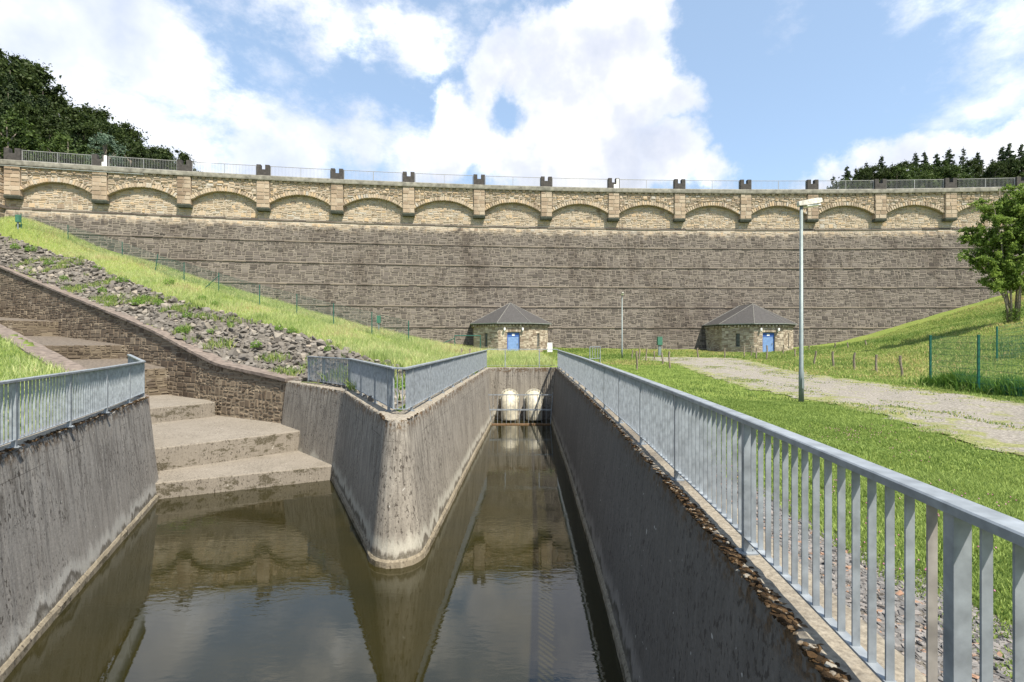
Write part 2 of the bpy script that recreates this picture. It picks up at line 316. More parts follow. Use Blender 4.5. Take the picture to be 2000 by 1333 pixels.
M['forest'] = mat_plain('forest_floor', (0.02, 0.03, 0.012), 0.95, 0, 0.4, 1.0)
M['ground'] = mat_ground(); M['soil'] = mat_soil(); M['path'] = mat_path(); M['water'] = mat_water()

# ------------------------------------------------------------------ mesh helpers
def np_mesh(name, V, F, tone=None, smooth=False, mat=None):
    V = np.asarray(V, dtype=np.float32).reshape(-1, 3); F = np.asarray(F, dtype=np.int32)
    me = bpy.data.meshes.new(name); k = F.shape[1]
    me.vertices.add(len(V)); me.vertices.foreach_set('co', V.ravel())
    me.loops.add(F.size); me.loops.foreach_set('vertex_index', F.ravel())
    me.polygons.add(len(F)); me.polygons.foreach_set('loop_start', np.arange(0, F.size, k, dtype=np.int32))
    me.polygons.foreach_set('loop_total', np.full(len(F), k, dtype=np.int32))
    me.polygons.foreach_set('use_smooth', np.full(len(F), smooth, dtype=bool))
    if tone is not None:
        a = me.attributes.new('tone', 'FLOAT', 'POINT'); a.data.foreach_set('value', np.asarray(tone, dtype=np.float32))
    me.update(calc_edges=True)
    if mat: me.materials.append(mat)
    return me
def tag(o, label=None, cat=None, group=None, kind=None):
    if label: o['label'] = label
    if cat: o['category'] = cat
    if group: o['group'] = group
    if kind: o['kind'] = kind
    return o
def link(name, me, parent=None, loc=None):
    o = bpy.data.objects.new(name, me); COL.objects.link(o)
    if loc is not None: o.location = loc
    if parent: o.parent = parent
    return o
def thing(name, loc, label, cat, group=None, rz=0):
    o = link(name, None, None, loc); o.rotation_euler = (0, 0, rz); o.empty_display_size = .2
    return tag(o, label, cat, group)
def copy_tree(o, parent=None):
    c = o.copy(); COL.objects.link(c)
    if parent: c.parent = parent
    for ch in list(o.children): copy_tree(ch, c)
    return c

class MB:
    """collects polygons (any size), one mesh out"""
    def __init__(s): s.v = []; s.f = []; s.t = []
    def add(s, vs, fs, tone=0.5):
        n = len(s.v); s.v += [tuple(x) for x in vs]; s.f += [tuple(i + n for i in f) for f in fs]; s.t += [tone] * len(vs); return s
    def box(s, x0, x1, y0, y1, z0, z1, tone=0.5, mtx=None):
        vs = [Vector(p) for p in ((x0,y0,z0),(x1,y0,z0),(x1,y1,z0),(x0,y1,z0),(x0,y0,z1),(x1,y0,z1),(x1,y1,z1),(x0,y1,z1))]
        if mtx: vs = [mtx @ p for p in vs]
        return s.add(vs, [(0,3,2,1),(4,5,6,7),(0,1,5,4),(1,2,6,5),(2,3,7,6),(3,0,4,7)], tone)
    def bar(s, p, q, w, h, tone=0.5, up=Vector((0, 0, 1))):
        """box beam from p to q, w wide sideways, h tall"""
        p = Vector(p); q = Vector(q); d = (q - p); L = d.length; d.normalize()
        side = d.cross(up)
        if side.length < 1e-4: side = Vector((1, 0, 0))
        side.normalize(); u = side.cross(d).normalized()
        vs = []
        for b in (p, q):
            for a, c in ((-1,-1),(1,-1),(1,1),(-1,1)): vs.append(b + side * (a * w / 2) + u * (c * h / 2))
        return s.add(vs, [(0,1,2,3),(7,6,5,4),(0,4,5,1),(1,5,6,2),(2,6,7,3),(3,7,4,0)], tone)
    def tube(s, pts, rad, n=10, tone=0.5, cap=True):
        pts = [Vector(p) for p in pts]; rad = rad if isinstance(rad, (list, tuple)) else [rad] * len(pts)
        vs = []; prev = None
        for i, p in enumerate(pts):
            d = (pts[min(i + 1, len(pts) - 1)] - pts[max(i - 1, 0)]).normalized()
            a = prev if prev is not None else (Vector((1, 0, 0)) if abs(d.x) < .8 else Vector((0, 1, 0)))
            a = (a - d * a.dot(d)).normalized(); prev = a; b = d.cross(a)
            for k in range(n):
                t = 2 * math.pi * k / n; vs.append(p + a * (math.cos(t) * rad[i]) + b * (math.sin(t) * rad[i]))
        fs = [(i*n+k, i*n+(k+1) % n, (i+1)*n+(k+1) % n, (i+1)*n+k) for i in range(len(pts)-1) for k in range(n)]
        if cap: fs += [tuple(range(n-1, -1, -1)), tuple(range((len(pts)-1)*n, len(pts)*n))]
        return s.add(vs, fs, tone)
    def prism(s, poly, z0, z1, tone=0.5):
        n = len(poly); z0 = z0 if isinstance(z0, (list, tuple)) else [z0]*n; z1 = z1 if isinstance(z1, (list, tuple)) else [z1]*n
        vs = [(x, y, z) for (x, y), z in zip(poly, z0)] + [(x, y, z) for (x, y), z in zip(poly, z1)]
        ar = sum(poly[i][0]*poly[(i+1) % n][1]-poly[(i+1) % n][0]*poly[i][1] for i in range(n))
        fs = [tuple(range(n-1, -1, -1)), tuple(range(n, 2*n))] + [(i, (i+1) % n, (i+1) % n+n, i+n) for i in range(n)]
        if ar < 0: fs = [tuple(reversed(f)) for f in fs]
        return s.add(vs, fs, tone)
    def build(s, name, mat, parent=None, smooth=False, bevel=0, loc=None):
        me = bpy.data.meshes.new(name); me.from_pydata(s.v, [], s.f)
        a = me.attributes.new('tone', 'FLOAT', 'POINT'); a.data.foreach_set('value', np.array(s.t, dtype=np.float32))
        me.materials.append(mat)
        if smooth: me.polygons.foreach_set('use_smooth', [True] * len(me.polygons))
        me.update(); o = link(name, me, parent, loc)
        if bevel:
            b = o.modifiers.new('bevel', 'BEVEL'); b.width = bevel; b.segments = 2; b.limit_method = 'ANGLE'
        return o

# ------------------------------------------------------------------ plan of the place (metres; wall tops are z = 0)
WATER = -2.7
def dense(pts, step=0.15):
    pts = [np.array(p, float) for p in pts]; out = []
    for a, b in zip(pts[:-1], pts[1:]):
        n = max(1, int(np.linalg.norm(b[:2] - a[:2]) / step)); out += [a + (b - a) * i / n for i in range(n)]
    out.append(pts[-1]); return np.array(out)
def smooth_path(P, it=6):
    P = P.copy()
    for _ in range(it): P[1:-1] = (P[:-2] + 2 * P[1:-1] + P[2:]) / 4
    return P
RIGHT_EDGE = smooth_path(dense([(0.55, -6, 0), (1.20, 0, 0), (1.43, 2.25, 0), (1.565, 4.0, 0), (1.66, 5.6, 0), (1.82, 8.65, 0), (2.08, 16, .03), (2.34, 27.5, .07)]), 30)
TIP = [(-2.55, 10.2, 0), (-2.49, 9.88, 0), (-2.37, 9.7, 0), (-2.2, 9.66, 0), (-2.05, 9.75, 0), (-1.98, 9.98, 0)]
WEDGE = dense([(-8.45, 19.15, 0), (-5.15, 15.55, 0)] + TIP + [(-1.66, 18.5, .03), (-1.24, 27.5, .07)], .06)
for _ in range(14): WEDGE[1:-1] = (WEDGE[:-2] + 2 * WEDGE[1:-1] + WEDGE[2:]) / 4
LEFT_EDGE = dense([(-2.6, -6, 0), (-4.6, -0.2 + 2, 0), (-6.86, 6.86, 0), (-9.8, 13.8, 0)])
CAS_DIR = np.array((-.8, .6))
WALL_R = [(-8.42, 19.28, 0.0), (-12.4, 21.6, .48), (-16.1, 24.25, 1.5), (-17.6, 25.35, 1.92), (-23.9, 29.9, 3.33), (-31.5, 35.0, 5.06), (-38.5, 38.9, 6.95), (-45.5, 42.6, 8.8)]
WALL_L = [(-9.82, 13.85, 0.0), (-12.3, 15.9, .12), (-14.9, 17.85, .55), (-20.5, 22.0, 1.45), (-26.5, 26.3, 2.45), (-34.5, 31.0, 4.2), (-46.0, 36.5, 6.6)]

# ------------------------------------------------------------------ terrain
CTRL = [(-2.6,11.5,-.03),(-3.3,13,-.03),(-5,16.4,-.03),(-2.4,20,-.03),(-1.8,27,.04),(-8.2,20.0,.0),(-6.5,18.2,.1),(-4,20,.25),(-6,24,.8),(-3,29,.35),
 (-12.4,22.1,.55),(-17.5,25.9,2.1),(-23.8,30.5,3.4),(-31.3,35.6,5.2),(-38.3,39.1,7.0),(-45,42.8,8.8),
 (-3.3,33,.72),(-5,33,1.05),(-9,33,2.04),(-17.6,35.5,4.0),(-24.4,38,5.9),(-32.9,43,8.4),(-40.9,47,10.7),(-44.6,45,11.95),(-47,46.5,12.3),
 (0,45,.35),(-4,45,.35),(-9,52,1.3),(-17.6,51,3.4),(-25,50,5.4),(-33,50,8.3),(-40,50,10.6),
 (-15.2,17.0,.5),(-26.9,25.8,2.3),(-20,12,.3),(-35,25,2.8),(-12,8,-.03),(-10,13,-.03),(-8,4,-.03),(-10,-5,0),(-47,35,6.5),(-30,10,1.0),(-50,30,5),
 (2.6,0,-.06),(4,-6,-.05),(4,5,-.06),(4,10,-.05),(7.2,12.7,-.02),(4,20,-.03),(8,20,-.02),(14,17,0),(16,21,0),(16.3,25,0),(5,27,.03),(2.7,16,-.02),(3,28.5,.1),(0,29,.1),(0,34,.33),
 (10,37,.14),(17,36,.18),(17,45,.3),(25,48,.3),(10,50,.3),(23.2,24.5,.5),(31,32,2.55),(35.7,54,1.2),(28,54,.45),(41,54,2.7),(46.7,54,4.4),(51,54,5.7),
 (22,15,.2),(14,8,-.03),(8,4,-.05),(20,5,.2),(40,20,4.2),(45,38,4.6),(60,54,8.3),(60,15,7),(27.5,37.5,1.0),(34,42,2.4),(22,35,.35),(40,46,3.0),(8,-8,0),(30,-8,1),(60,-8,5),(20,-8,0),(-60,-8,3),(-60,30,7),(-30,-8,1)]
_C = np.array(CTRL, float)
def _k(r): return np.sqrt(r * r + 1.5 ** 2)
_D = np.linalg.norm(_C[:, None, :2] - _C[None, :, :2], axis=2)
_N = len(_C); _A = np.zeros((_N + 3, _N + 3)); _A[:_N, :_N] = _k(_D) - 0.02 * np.eye(_N)
_A[:_N, _N] = 1; _A[:_N, _N+1:] = _C[:, :2]; _A[_N, :_N] = 1; _A[_N+1:, :_N] = _C[:, :2].T
_W = np.linalg.solve(_A, np.concatenate([_C[:, 2], [0, 0, 0]]))
def hz(x, y):
    x = np.atleast_1d(np.asarray(x, float)); y = np.atleast_1d(np.asarray(y, float)); out = np.empty(x.shape)
    xf, yf, of = x.ravel(), y.ravel(), out.reshape(-1)
    for i in range(0, len(xf), 20000):
        xx, yy = xf[i:i+20000], yf[i:i+20000]
        d = np.hypot(xx[:, None] - _C[None, :, 0], yy[:, None] - _C[None, :, 1])
        of[i:i+20000] = _k(d) @ _W[:_N] + _W[_N] + _W[_N+1] * xx + _W[_N+2] * yy
    return out
def inpoly(x, y, poly):
    x = np.asarray(x); y = np.asarray(y); c = np.zeros(x.shape, bool); n = len(poly)
    for i in range(n):
        x0, y0 = poly[i][:2]; x1, y1 = poly[(i+1) % n][:2]
        if y0 == y1: continue
        k = ((y0 > y) != (y1 > y)) & (x < (x1 - x0) * (y - y0) / (y1 - y0) + x0); c ^= k
    return c
def project(x, y, z): return 1000 + 1000 * x / y, 666.5 - 1000 * (z - EYE) / y
def onground(px, py, y0=3, y1=70, step=.1):
    """where the sight line through a photo point meets the terrain"""
    Y = np.arange(y0, y1, step); X = (px - 1000) / 1000 * Y; Z = EYE + (666.5 - py) / 1000 * Y
    h = hz(X, Y); k = np.where(Z <= h)[0]
    i = k[0] if len(k) else len(Y) - 1
    return float(X[i]), float(Y[i]), float(h[i])

def offset_path(P, d):
    """shift a plan path sideways (positive = to its right when walking along it)"""
    T = np.gradient(P[:, :2], axis=0); T /= np.linalg.norm(T, axis=1)[:, None] + 1e-9
    N = np.stack([T[:, 1], -T[:, 0]], 1)
    for _ in range(3):
        N[1:-1] = (N[:-2] + 2*N[1:-1] + N[2:]) / 4
    N /= np.linalg.norm(N, axis=1)[:, None]
    Q = P.copy(); Q[:, :2] += N * d; return Q

# water region (cut out of the ground): between the walls, edges 8 cm inside the concrete
wr = offset_path(RIGHT_EDGE, .09); ww = offset_path(WEDGE, -.09); wl = offset_path(LEFT_EDGE, -.09)
wallr = dense(WALL_R, .5); walll = dense(WALL_L, .5)
cr = offset_path(wallr, .12)      # up the slope the valley side lies to the right of the path
cl = offset_path(walll, -.12)
CUT = [tuple(p[:2]) for p in wr] + [(-1.2, 27.62)] + [tuple(p[:2]) for p in ww[::-1]] + [tuple(p[:2]) for p in cr] + [tuple(p[:2]) for p in cl[::-1]] + [tuple(p[:2]) for p in wl[::-1]]
# the wedge itself stays ground: CUT walks right wall -> end wall -> down the wedge -> round its tip -> up the cascade

def build_terrain():
    xs = np.concatenate([np.arange(-90, -50, 2.0), np.arange(-50, 6, .2), np.arange(6, 62, .5), np.arange(62, 140, 3)])
    ys = np.concatenate([np.arange(-40, -8, 2.0), np.arange(-8, 50, .2), np.arange(50, 62, .6)])
    X, Y = np.meshgrid(xs, ys); Z = hz(X, Y)
    ins = inpoly(X, Y, CUT)
    rough = np.sin(X * 1.7 + Y * .9) * np.sin(Y * 1.3 - X * .4) * .02 + np.sin(X * 4.1 + 1) * np.sin(Y * 3.7) * .012
    nearwall = (Y < 28.5) & (X > -12) & (X < 3.2)
    Z = Z + np.where(nearwall, rough * .3, rough * 2)
    Z[ins] = -4.2
    nx, ny = len(xs), len(ys); idx = np.arange(nx * ny).reshape(ny, nx)
    F = np.stack([idx[:-1, :-1], idx[:-1, 1:], idx[1:, 1:], idx[1:, :-1]], -1).reshape(-1, 4)
    me = np_mesh('ground', np.stack([X, Y, Z], -1).reshape(-1, 3), F, None, True, M['ground'])
    me.materials.append(M['soil'])
    # bare soil under the riprap and in the cut
    cx = X.ravel()[F].mean(1); cy = Y.ravel()[F].mean(1); cz = Z.ravel()[F].mean(1)
    soil = (inpoly(cx, cy, RUBBLE) | (cz < -.5))
    me.polygons.foreach_set('material_index', soil.astype(np.int32))
    tag(link('ground', me), kind='structure')

_top = [(-30, 452), (0, 460), (90, 488), (180, 512), (245, 550), (300, 570), (390, 602), (470, 622), (570, 648), (630, 668), (690, 692), (735, 708)]
RUBBLE = [onground(*p)[:2] for p in _top] + [(-5.2, 22), (-3.6, 19), (-2.8, 16), (-2.55, 12), (-2.75, 11.3), (-3.2, 12.2), (-5.4, 16.3), (-8.4, 19.6)] + [(p[0] + .1, p[1] + .25) for p in WALL_R[1:]] + [(-50, 49)]
build_terrain()

# water
me = np_mesh('water', [(-12, -12, WATER), (4, -12, WATER), (4, 28, WATER), (-12, 28, WATER)], [(0, 1, 2, 3)], None, False, M['water'])
tag(link('water', me), kind='structure')

# ------------------------------------------------------------------ swept concrete walls
def sweep(P, prof, side, name, mat, parent=None, jit=None, smooth=False, capends=True):
    """prof: list of (offset, z rel. to path z or absolute if tuple len 3) ; side=+1 water to the right of the path"""
    n, m = len(P), len(prof); V = np.zeros((n, m, 3))
    for j, pr in enumerate(prof):
        Q = offset_path(P, side * pr[0]) if abs(pr[0]) > 1e-6 else P.copy()
        V[:, j, :2] = Q[:, :2]; V[:, j, 2] = (P[:, 2] + pr[1]) if len(pr) == 2 else pr[1]
    if jit is not None:
        V += RNG.normal(0, 1, V.shape) * np.array(jit)[None, :, None] * np.array([1, 1, .8])
    idx = np.arange(n * m).reshape(n, m)
    F = np.stack([idx[:-1, :-1], idx[:-1, 1:], idx[1:, 1:], idx[1:, :-1]], -1).reshape(-1, 4)
    if side > 0: F = F[:, ::-1]
    mb = MB(); mb.v = [tuple(v) for v in V.reshape(-1, 3)]; mb.f = [tuple(f) for f in F]; mb.t = [.5] * (n * m)
    if capends: mb.f += [tuple(idx[0]), tuple(idx[-1][::-1])]
    return mb.build(name, mat, parent, smooth)
PROF = [(-.42, -1.2), (-.42, 0), (-.2, .004), (-.05, 0), (-.012, -.02), (0, -.06), (.06, -.6), (.16, -1.6), (.26, -2.56, 1), (.26, -3.4, 1)]
JIT = [0, .002, .003, .006, .011, .006, .002, .002, .002, 0]
LPROF = [(.2, -2.52, 1), (.275, -2.56, 1), (.305, -2.60, 1), (.315, -2.72, 1), (.32, -3.4, 1)]
LJ = [0, .004, .004, .003, 0]
t = thing('channel_wall', (2, 10, 0), 'long dark shaded concrete channel wall on the right under the long grey railing', 'wall')
def rel(o, t): o.matrix_parent_inverse = Matrix.Translation(-t.location) @ Matrix.Identity(4); return o
def fine(P, near=.05): return P
rel(sweep(dense(RIGHT_EDGE, .06), PROF, -1, 'wall_body', M['concrete_shaded'], t, JIT), t)
rel(sweep(dense(RIGHT_EDGE, .1), LPROF, -1, 'waterline_ledge', M['ledge'], t, LJ), t)
t = thing('wedge_wall', (-2.3, 12, 0), 'pointed concrete dividing wall with rounded nose between the two basins', 'wall')
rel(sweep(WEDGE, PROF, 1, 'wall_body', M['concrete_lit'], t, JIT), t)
i0 = int(np.argmin(np.hypot(WEDGE[:, 0] + 5.15, WEDGE[:, 1] - 15.55)))
rel(sweep(WEDGE[i0::2], LPROF, 1, 'waterline_ledge', M['ledge'], t, LJ), t)
t = thing('basin_wall', (-8, 9, 0), 'grey sunlit concrete basin wall on the left with black specks', 'wall')
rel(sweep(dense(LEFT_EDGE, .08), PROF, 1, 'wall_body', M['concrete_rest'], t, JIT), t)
rel(sweep(dense(LEFT_EDGE, .1), LPROF, 1, 'waterline_ledge', M['ledge'], t, LJ), t)
t = thing('end_wall', (.5, 27.5, 0), 'brownish concrete end wall of the channel with two white outlet pipes', 'wall')
rel(sweep(dense([(-1.6, 27.5, .07), (2.7, 27.5, .07)], .1), [(-.4, -1), (-.4, 0), (-.03, 0), (0, -.03), (0, -1.5), (0, -3.4)], 1, 'wall_body', M['concrete_lit'], t, [0, .004, .008, .008, .002, 0]), t)

# outlet pipes
def pipe(x, label):
    t = thing('outlet_pipe', (x, 27.5, -2.7), label, 'pipe', 'white outlet pipes in the channel end wall')
    mb = MB(); pts = []; r = .44
    for i in range(9):
        a = math.pi / 2 * i / 8; pts.append((0, -.02 - .5 * math.sin(a), 1.12 - .42 * (1 - math.cos(a)) ))
    pts += [(0, -.52, .4), (0, -.52, .12), (0, -.52, .05)]
    mb.tube(pts, [r] * (len(pts) - 1) + [r * .96], 28); mb.build('pipe_body', M['pipe'], t, True)
    mb = MB(); mb.tube([(0, -.02, 1.12), (0, -.07, 1.12)], .53, 28); fl = mb.build('flange', M['pipe'], t)
    for k in range(18):
        a = 2 * math.pi * k / 18; mb = MB(); mb.tube([(.49 * math.cos(a), -.07, 1.12 + .49 * math.sin(a)), (.49 * math.cos(a), -.12, 1.12 + .49 * math.sin(a))], .022, 6); mb.build('bolt', M['galv'], fl)
pipe(-.14, 'left white outlet pipe, fully lit, in the channel end wall')
pipe(1.18, 'right white outlet pipe, half in shadow, in the channel end wall')

# safety barrier in front of the pipes
t = thing('channel_barrier', (.45, 25.7, WATER), 'low steel bar barrier across the channel in front of the white pipes', 'barrier')
y = 0
def xr(z): return (-1.68 - .0 - .02 * (z), 1.52 + .03 * z)
mb = MB(); mb.bar((-1.68, 0, 1.5), (1.6, 0, 1.5), .05, .05); mb.build('top_rail', M['galv'], t)
mb = MB(); mb.bar((-1.6, 0, .75), (1.55, 0, .75), .06, .07); mb.build('middle_rail', M['galv'], t)
mb = MB(); mb.bar((-1.5, 0, .03), (1.48, 0, .03), .06, .05); mb.build('bottom_rail', M['rust'], t)
for x0, x1 in ((-1.68, -1.48), (1.6, 1.47)):
    mb = MB(); mb.bar((x0, 0, 1.62), (x1, 0, .0), .04, .05, up=Vector((0, 1, 0))); mb.build('side_post', M['galv'], t)
for k in range(13):
    x = -1.4 + k * .222
    mb = MB(); mb.tube([(x, .0, .03), (x, .0, 1.5)], .011, 6); mb.build('bar', M['galv'], t)

# ------------------------------------------------------------------ steps into the left basin
def slab(poly, z, name, label, z0=-3.6):
    mb = MB(); n = len(poly); mb.prism(poly, z0, z)
    o = mb.build(name, M['concrete_step'], None, False, .03); tag(o, label, 'step'); return o
slab([(-9.5, 13.55), (-5.3, 15.56), (-7.0, 18.1), (-11.2, 16.6)], -2.27, 'concrete_step', 'lowest concrete step rising straight out of the basin water')
slab([(-10.75, 14.3), (-7.22, 17.78), (-8.2, 19.4), (-12.3, 21.6), (-15.6, 19.6), (-12.5, 15.7)], -1.6, 'concrete_step', 'middle concrete step, the widest, with a black moss patch at its left end')
slab([(-14.0, 18.6), (-12.25, 21.15), (-15.7, 24.6), (-17.4, 24.6), (-18.9, 21.6), (-16.4, 18.9)], -1.02, 'concrete_step', 'highest concrete landing below the masonry cascade')

# ------------------------------------------------------------------ rubble masonry generator
def stone_quads(u0, u1, z0, z1, band=(.42, .68), w=(.35, .95), gap=.022, rng=random):
    """random coursed rubble: quads in (u, z)"""
    out = []; z = z0
    while z < z1 - .02:
        h = rng.uniform(*band)
        if z + h > z1 - band[0] * .4: h = z1 - z
        u = u0
        while u < u1 - .02:
            ww_ = rng.uniform(*w)
            if u + ww_ > u1 - w[0] * .5: ww_ = u1 - u
            r = rng.random()
            k = 1 if r < .13 else (2 if r < .66 else 3)
            cuts = [0] + sorted(rng.uniform(.3, .7) if k == 2 else rng.uniform(.25 + .3 * i, .45 + .3 * i) for i in range(k - 1)) + [1]
            for a, b in zip(cuts[:-1], cuts[1:]):
                subs = [0, 1]
                if (b - a) * h < .3 * h + .0 and ww_ > w[1] * .55: subs = [0, rng.uniform(.35, .65), 1]
                for c, d in zip(subs[:-1], subs[1:]):
                    x0, x1 = u + c * ww_ + gap / 2, u + d * ww_ - gap / 2; y0, y1 = z + a * h + gap / 2, z + b * h - gap / 2
                    if x1 - x0 < .03 or y1 - y0 < .02: continue
                    j = lambda: rng.uniform(-.75, .75) * gap
                    out.append(((x0+j(), y0+j()), (x1+j(), y0+j()), (x1+j(), y1+j()), (x0+j(), y1+j())))
            u += ww_
        z += h
    return out
def stone_mesh(quads, fmap, name, mat, parent=None, relief=(.015, .05), base=None, bev=.02, extra=None):
    """fmap(u, z, o) vectorised -> (n,3). base: (u array, z array) grid for the mortar sheet"""
    Q = np.array(quads, float); n = len(Q)
    c = Q.mean(1, keepdims=True); s = np.abs(Q - c); sc = np.maximum(1 - bev / np.maximum(s.mean(1, keepdims=True), .02), .5)
    I = c + (Q - c) * sc
    dep = RNG.uniform(*relief, n)[:, None] + RNG.uniform(-.25, .25, (n, 4)) * relief[1] * .6
    outer = fmap(Q[..., 0].ravel(), Q[..., 1].ravel(), np.full(n * 4, -.01)).reshape(n, 4, 3)
    inner = fmap(I[..., 0].ravel(), I[..., 1].ravel(), np.maximum(dep, .006).ravel()).reshape(n, 4, 3)
    V = np.concatenate([outer, inner], 1).reshape(-1, 3); b = np.arange(n)[:, None] * 8
    fs = [b + np.array([[4, 5, 6, 7]])] + [b + np.array([[i, (i+1) % 4, (i+1) % 4 + 4, i + 4]]) for i in range(4)]
    F = np.concatenate(fs, 0); tone = np.repeat(RNG.random(n), 8)
    if base is not None:
        us, zs = base; U, Z = np.meshgrid(us, zs)
        if callable(extra): Z = extra(U, Z)
        B = fmap(U.ravel(), Z.ravel(), np.zeros(U.size)); k = len(V); idx = np.arange(U.size).reshape(U.shape) + k
        F = np.concatenate([F, np.stack([idx[:-1, :-1], idx[:-1, 1:], idx[1:, 1:], idx[1:, :-1]], -1).reshape(-1, 4)], 0)
        V = np.concatenate([V, B]); tone = np.concatenate([tone, np.full(len(B), -1.)])
    me = np_mesh(name, V, F, tone, False, mat)
    return link(name, me, parent)

# ------------------------------------------------------------------ the dam
def dy(x): return 57.55 - .00159 * (x - 30) ** 2
def dn(x):
    s = -.00318 * (x - 30); L = np.sqrt(1 + s * s); return s / L, -1 / L
def dmap(u, z, o):
    u = np.asarray(u, float); z = np.asarray(z, float); nx, ny = dn(u)
    return np.stack([u + nx * o, dy(u) + ny * o, z], -1)
def dpt(u, z, o): return Vector(dmap(np.array([u]), np.array([z]), np.array([o]))[0])
def lowoff(z): return -.55 + np.maximum(14.1 - z, 0) * .15
def solve_px(px):
    x = (px - 1000) / 1000 * 55
    for _ in range(20): x = (px - 1000) / 1000 * dy(x)
    return x
PIL = [solve_px(p) for p in (23, 194, 359, 513.5, 658, 798, 936, 1067.5, 1199, 1328, 1457, 1588, 1720.5, 1858)]
PIL += [PIL[-1] + 7.45 * k for k in (1, 2, 3, 4, 5)]
UL, UR = PIL[0] - .8, PIL[-1] + .7
dam = thing('dam', (0, 55, 0), 'long curved masonry dam with arcaded crown of pale stone behind everything', 'dam')
dam.matrix_world = Matrix.Translation((0, 55, 0))
def dpar(o): o.parent = dam; o.matrix_parent_inverse = Matrix.Translation((0, -55, 0)); return o
ZL = [14.12, 11.9, 9.66, 7.43, 5.2, 2.96]
zb = [14.0] + [z for z in ZL[1:]] + [-.8]
o = stone_mesh(sum([stone_quads(UL, UR, zb[i + 1] + (.12 if i < 5 else 0), zb[i] - .12, (.30, .50), (.28, .8), .042) for i in range(6)], []),
    lambda u, z, o: dmap(u, z, o + lowoff(z)), 'lower_wall', M['dam'], None, (.008, .045), (np.linspace(UL, UR, 120), np.linspace(-.8, 14.2, 16)), .03)
dpar(o)
o = stone_mesh(stone_quads(UL, UR, 14.25, 17.4, (.32, .5), (.28, .7), .045), lambda u, z, o: dmap(u, z, o - .55), 'upper_wall', M['dam'], None, (.015, .05),
    (np.linspace(UL, UR, 120), np.array([14.1, 18.2])), .025)
dpar(o)
def course(z, h, proud, name='string_course'):
    mb = MB(); u = UL; base = float(lowoff(np.array(z)))
    while u < UR:
        L = random.uniform(.8, 1.9); e = min(u + L, UR); dz = random.uniform(-.015, .015); pr = proud + random.uniform(-.03, .03); t_ = random.random()
        a = [dpt(u + .01, z - h/2 + dz, base - .1), dpt(e - .01, z - h/2 + dz, base - .1), dpt(e - .01, z - h/2 + dz, base + pr), dpt(u + .01, z - h/2 + dz, base + pr)]
        b = [dpt(u + .01, z + h/2 + dz, base - .1), dpt(e - .01, z + h/2 + dz, base - .1), dpt(e - .01, z + h/2 - .05 + dz, base + pr), dpt(u + .01, z + h/2 - .05 + dz, base + pr)]
        mb.add(a + b, [(0,1,2,3),(7,6,5,4),(3,2,6,7),(0,3,7,4),(1,5,6,2)], t_)
        u = e
    dpar(mb.build(name, M['ledge_stone']))
for z in ZL: course(z, .14 if z < 14 else .22, .09)

ZC0, ZC1 = 18.05, 18.5
def ribbon(uu, prof, name, mat, tones=None):
    """profile (o,z) swept along the dam curve"""
    n = len(uu); mb = MB(); m = len(prof); vs = []
    for u in uu: vs += [dpt(u, z, o) for o, z in prof]
    fs = [(i*m+j, i*m+(j+1) % m, (i+1)*m+(j+1) % m, (i+1)*m+j) for i in range(n-1) for j in range(m)]
    fs += [tuple(range(m-1, -1, -1)), tuple(range((n-1)*m, n*m))]
    mb.add(vs, fs); return dpar(mb.build(name, mat))
ribbon(np.linspace(UL, UR, 90), [(-5, ZC0), (.12, ZC0), (.14, ZC0 + .12), (.14, ZC1 - .05), (.10, ZC1), (-5, ZC1)], 'coping', M['coping'])
ribbon(np.linspace(UL, UR, 60), [(-5, -1), (-.9, -1), (-.9, ZC0 - .01), (-5, ZC0 - .01)], 'core', M['coping'])
mb = MB(); u = UL                                     # row of small corbels under the coping
ins = lambda u: any(abs(u - p) < .8 for p in PIL)
while u < UR:
    if not ins(u):
        a, b = dpt(u, ZC0 - .22, -.2), dpt(u + .22, ZC0, .02)
        vs = [dpt(uu, zz, oo) for uu in (u, u + .3) for zz, oo in ((ZC0 - .2, -.2), (ZC0 - .2, -.02), (ZC0 - .005, .06), (ZC0 - .005, -.2))]
        cbn = globals().get('cbn', 0) + 1
        one = MB() if cbn <= 100 else mb
        one.add(vs, [(0,1,2,3),(7,6,5,4),(0,4,5,1),(1,5,6,2)], random.random())
        if cbn <= 100: dpar(one.build('corbel', M['pil']))
    u += .72
tag(dpar(mb.build('corbels', M['pil'])), kind='stuff')

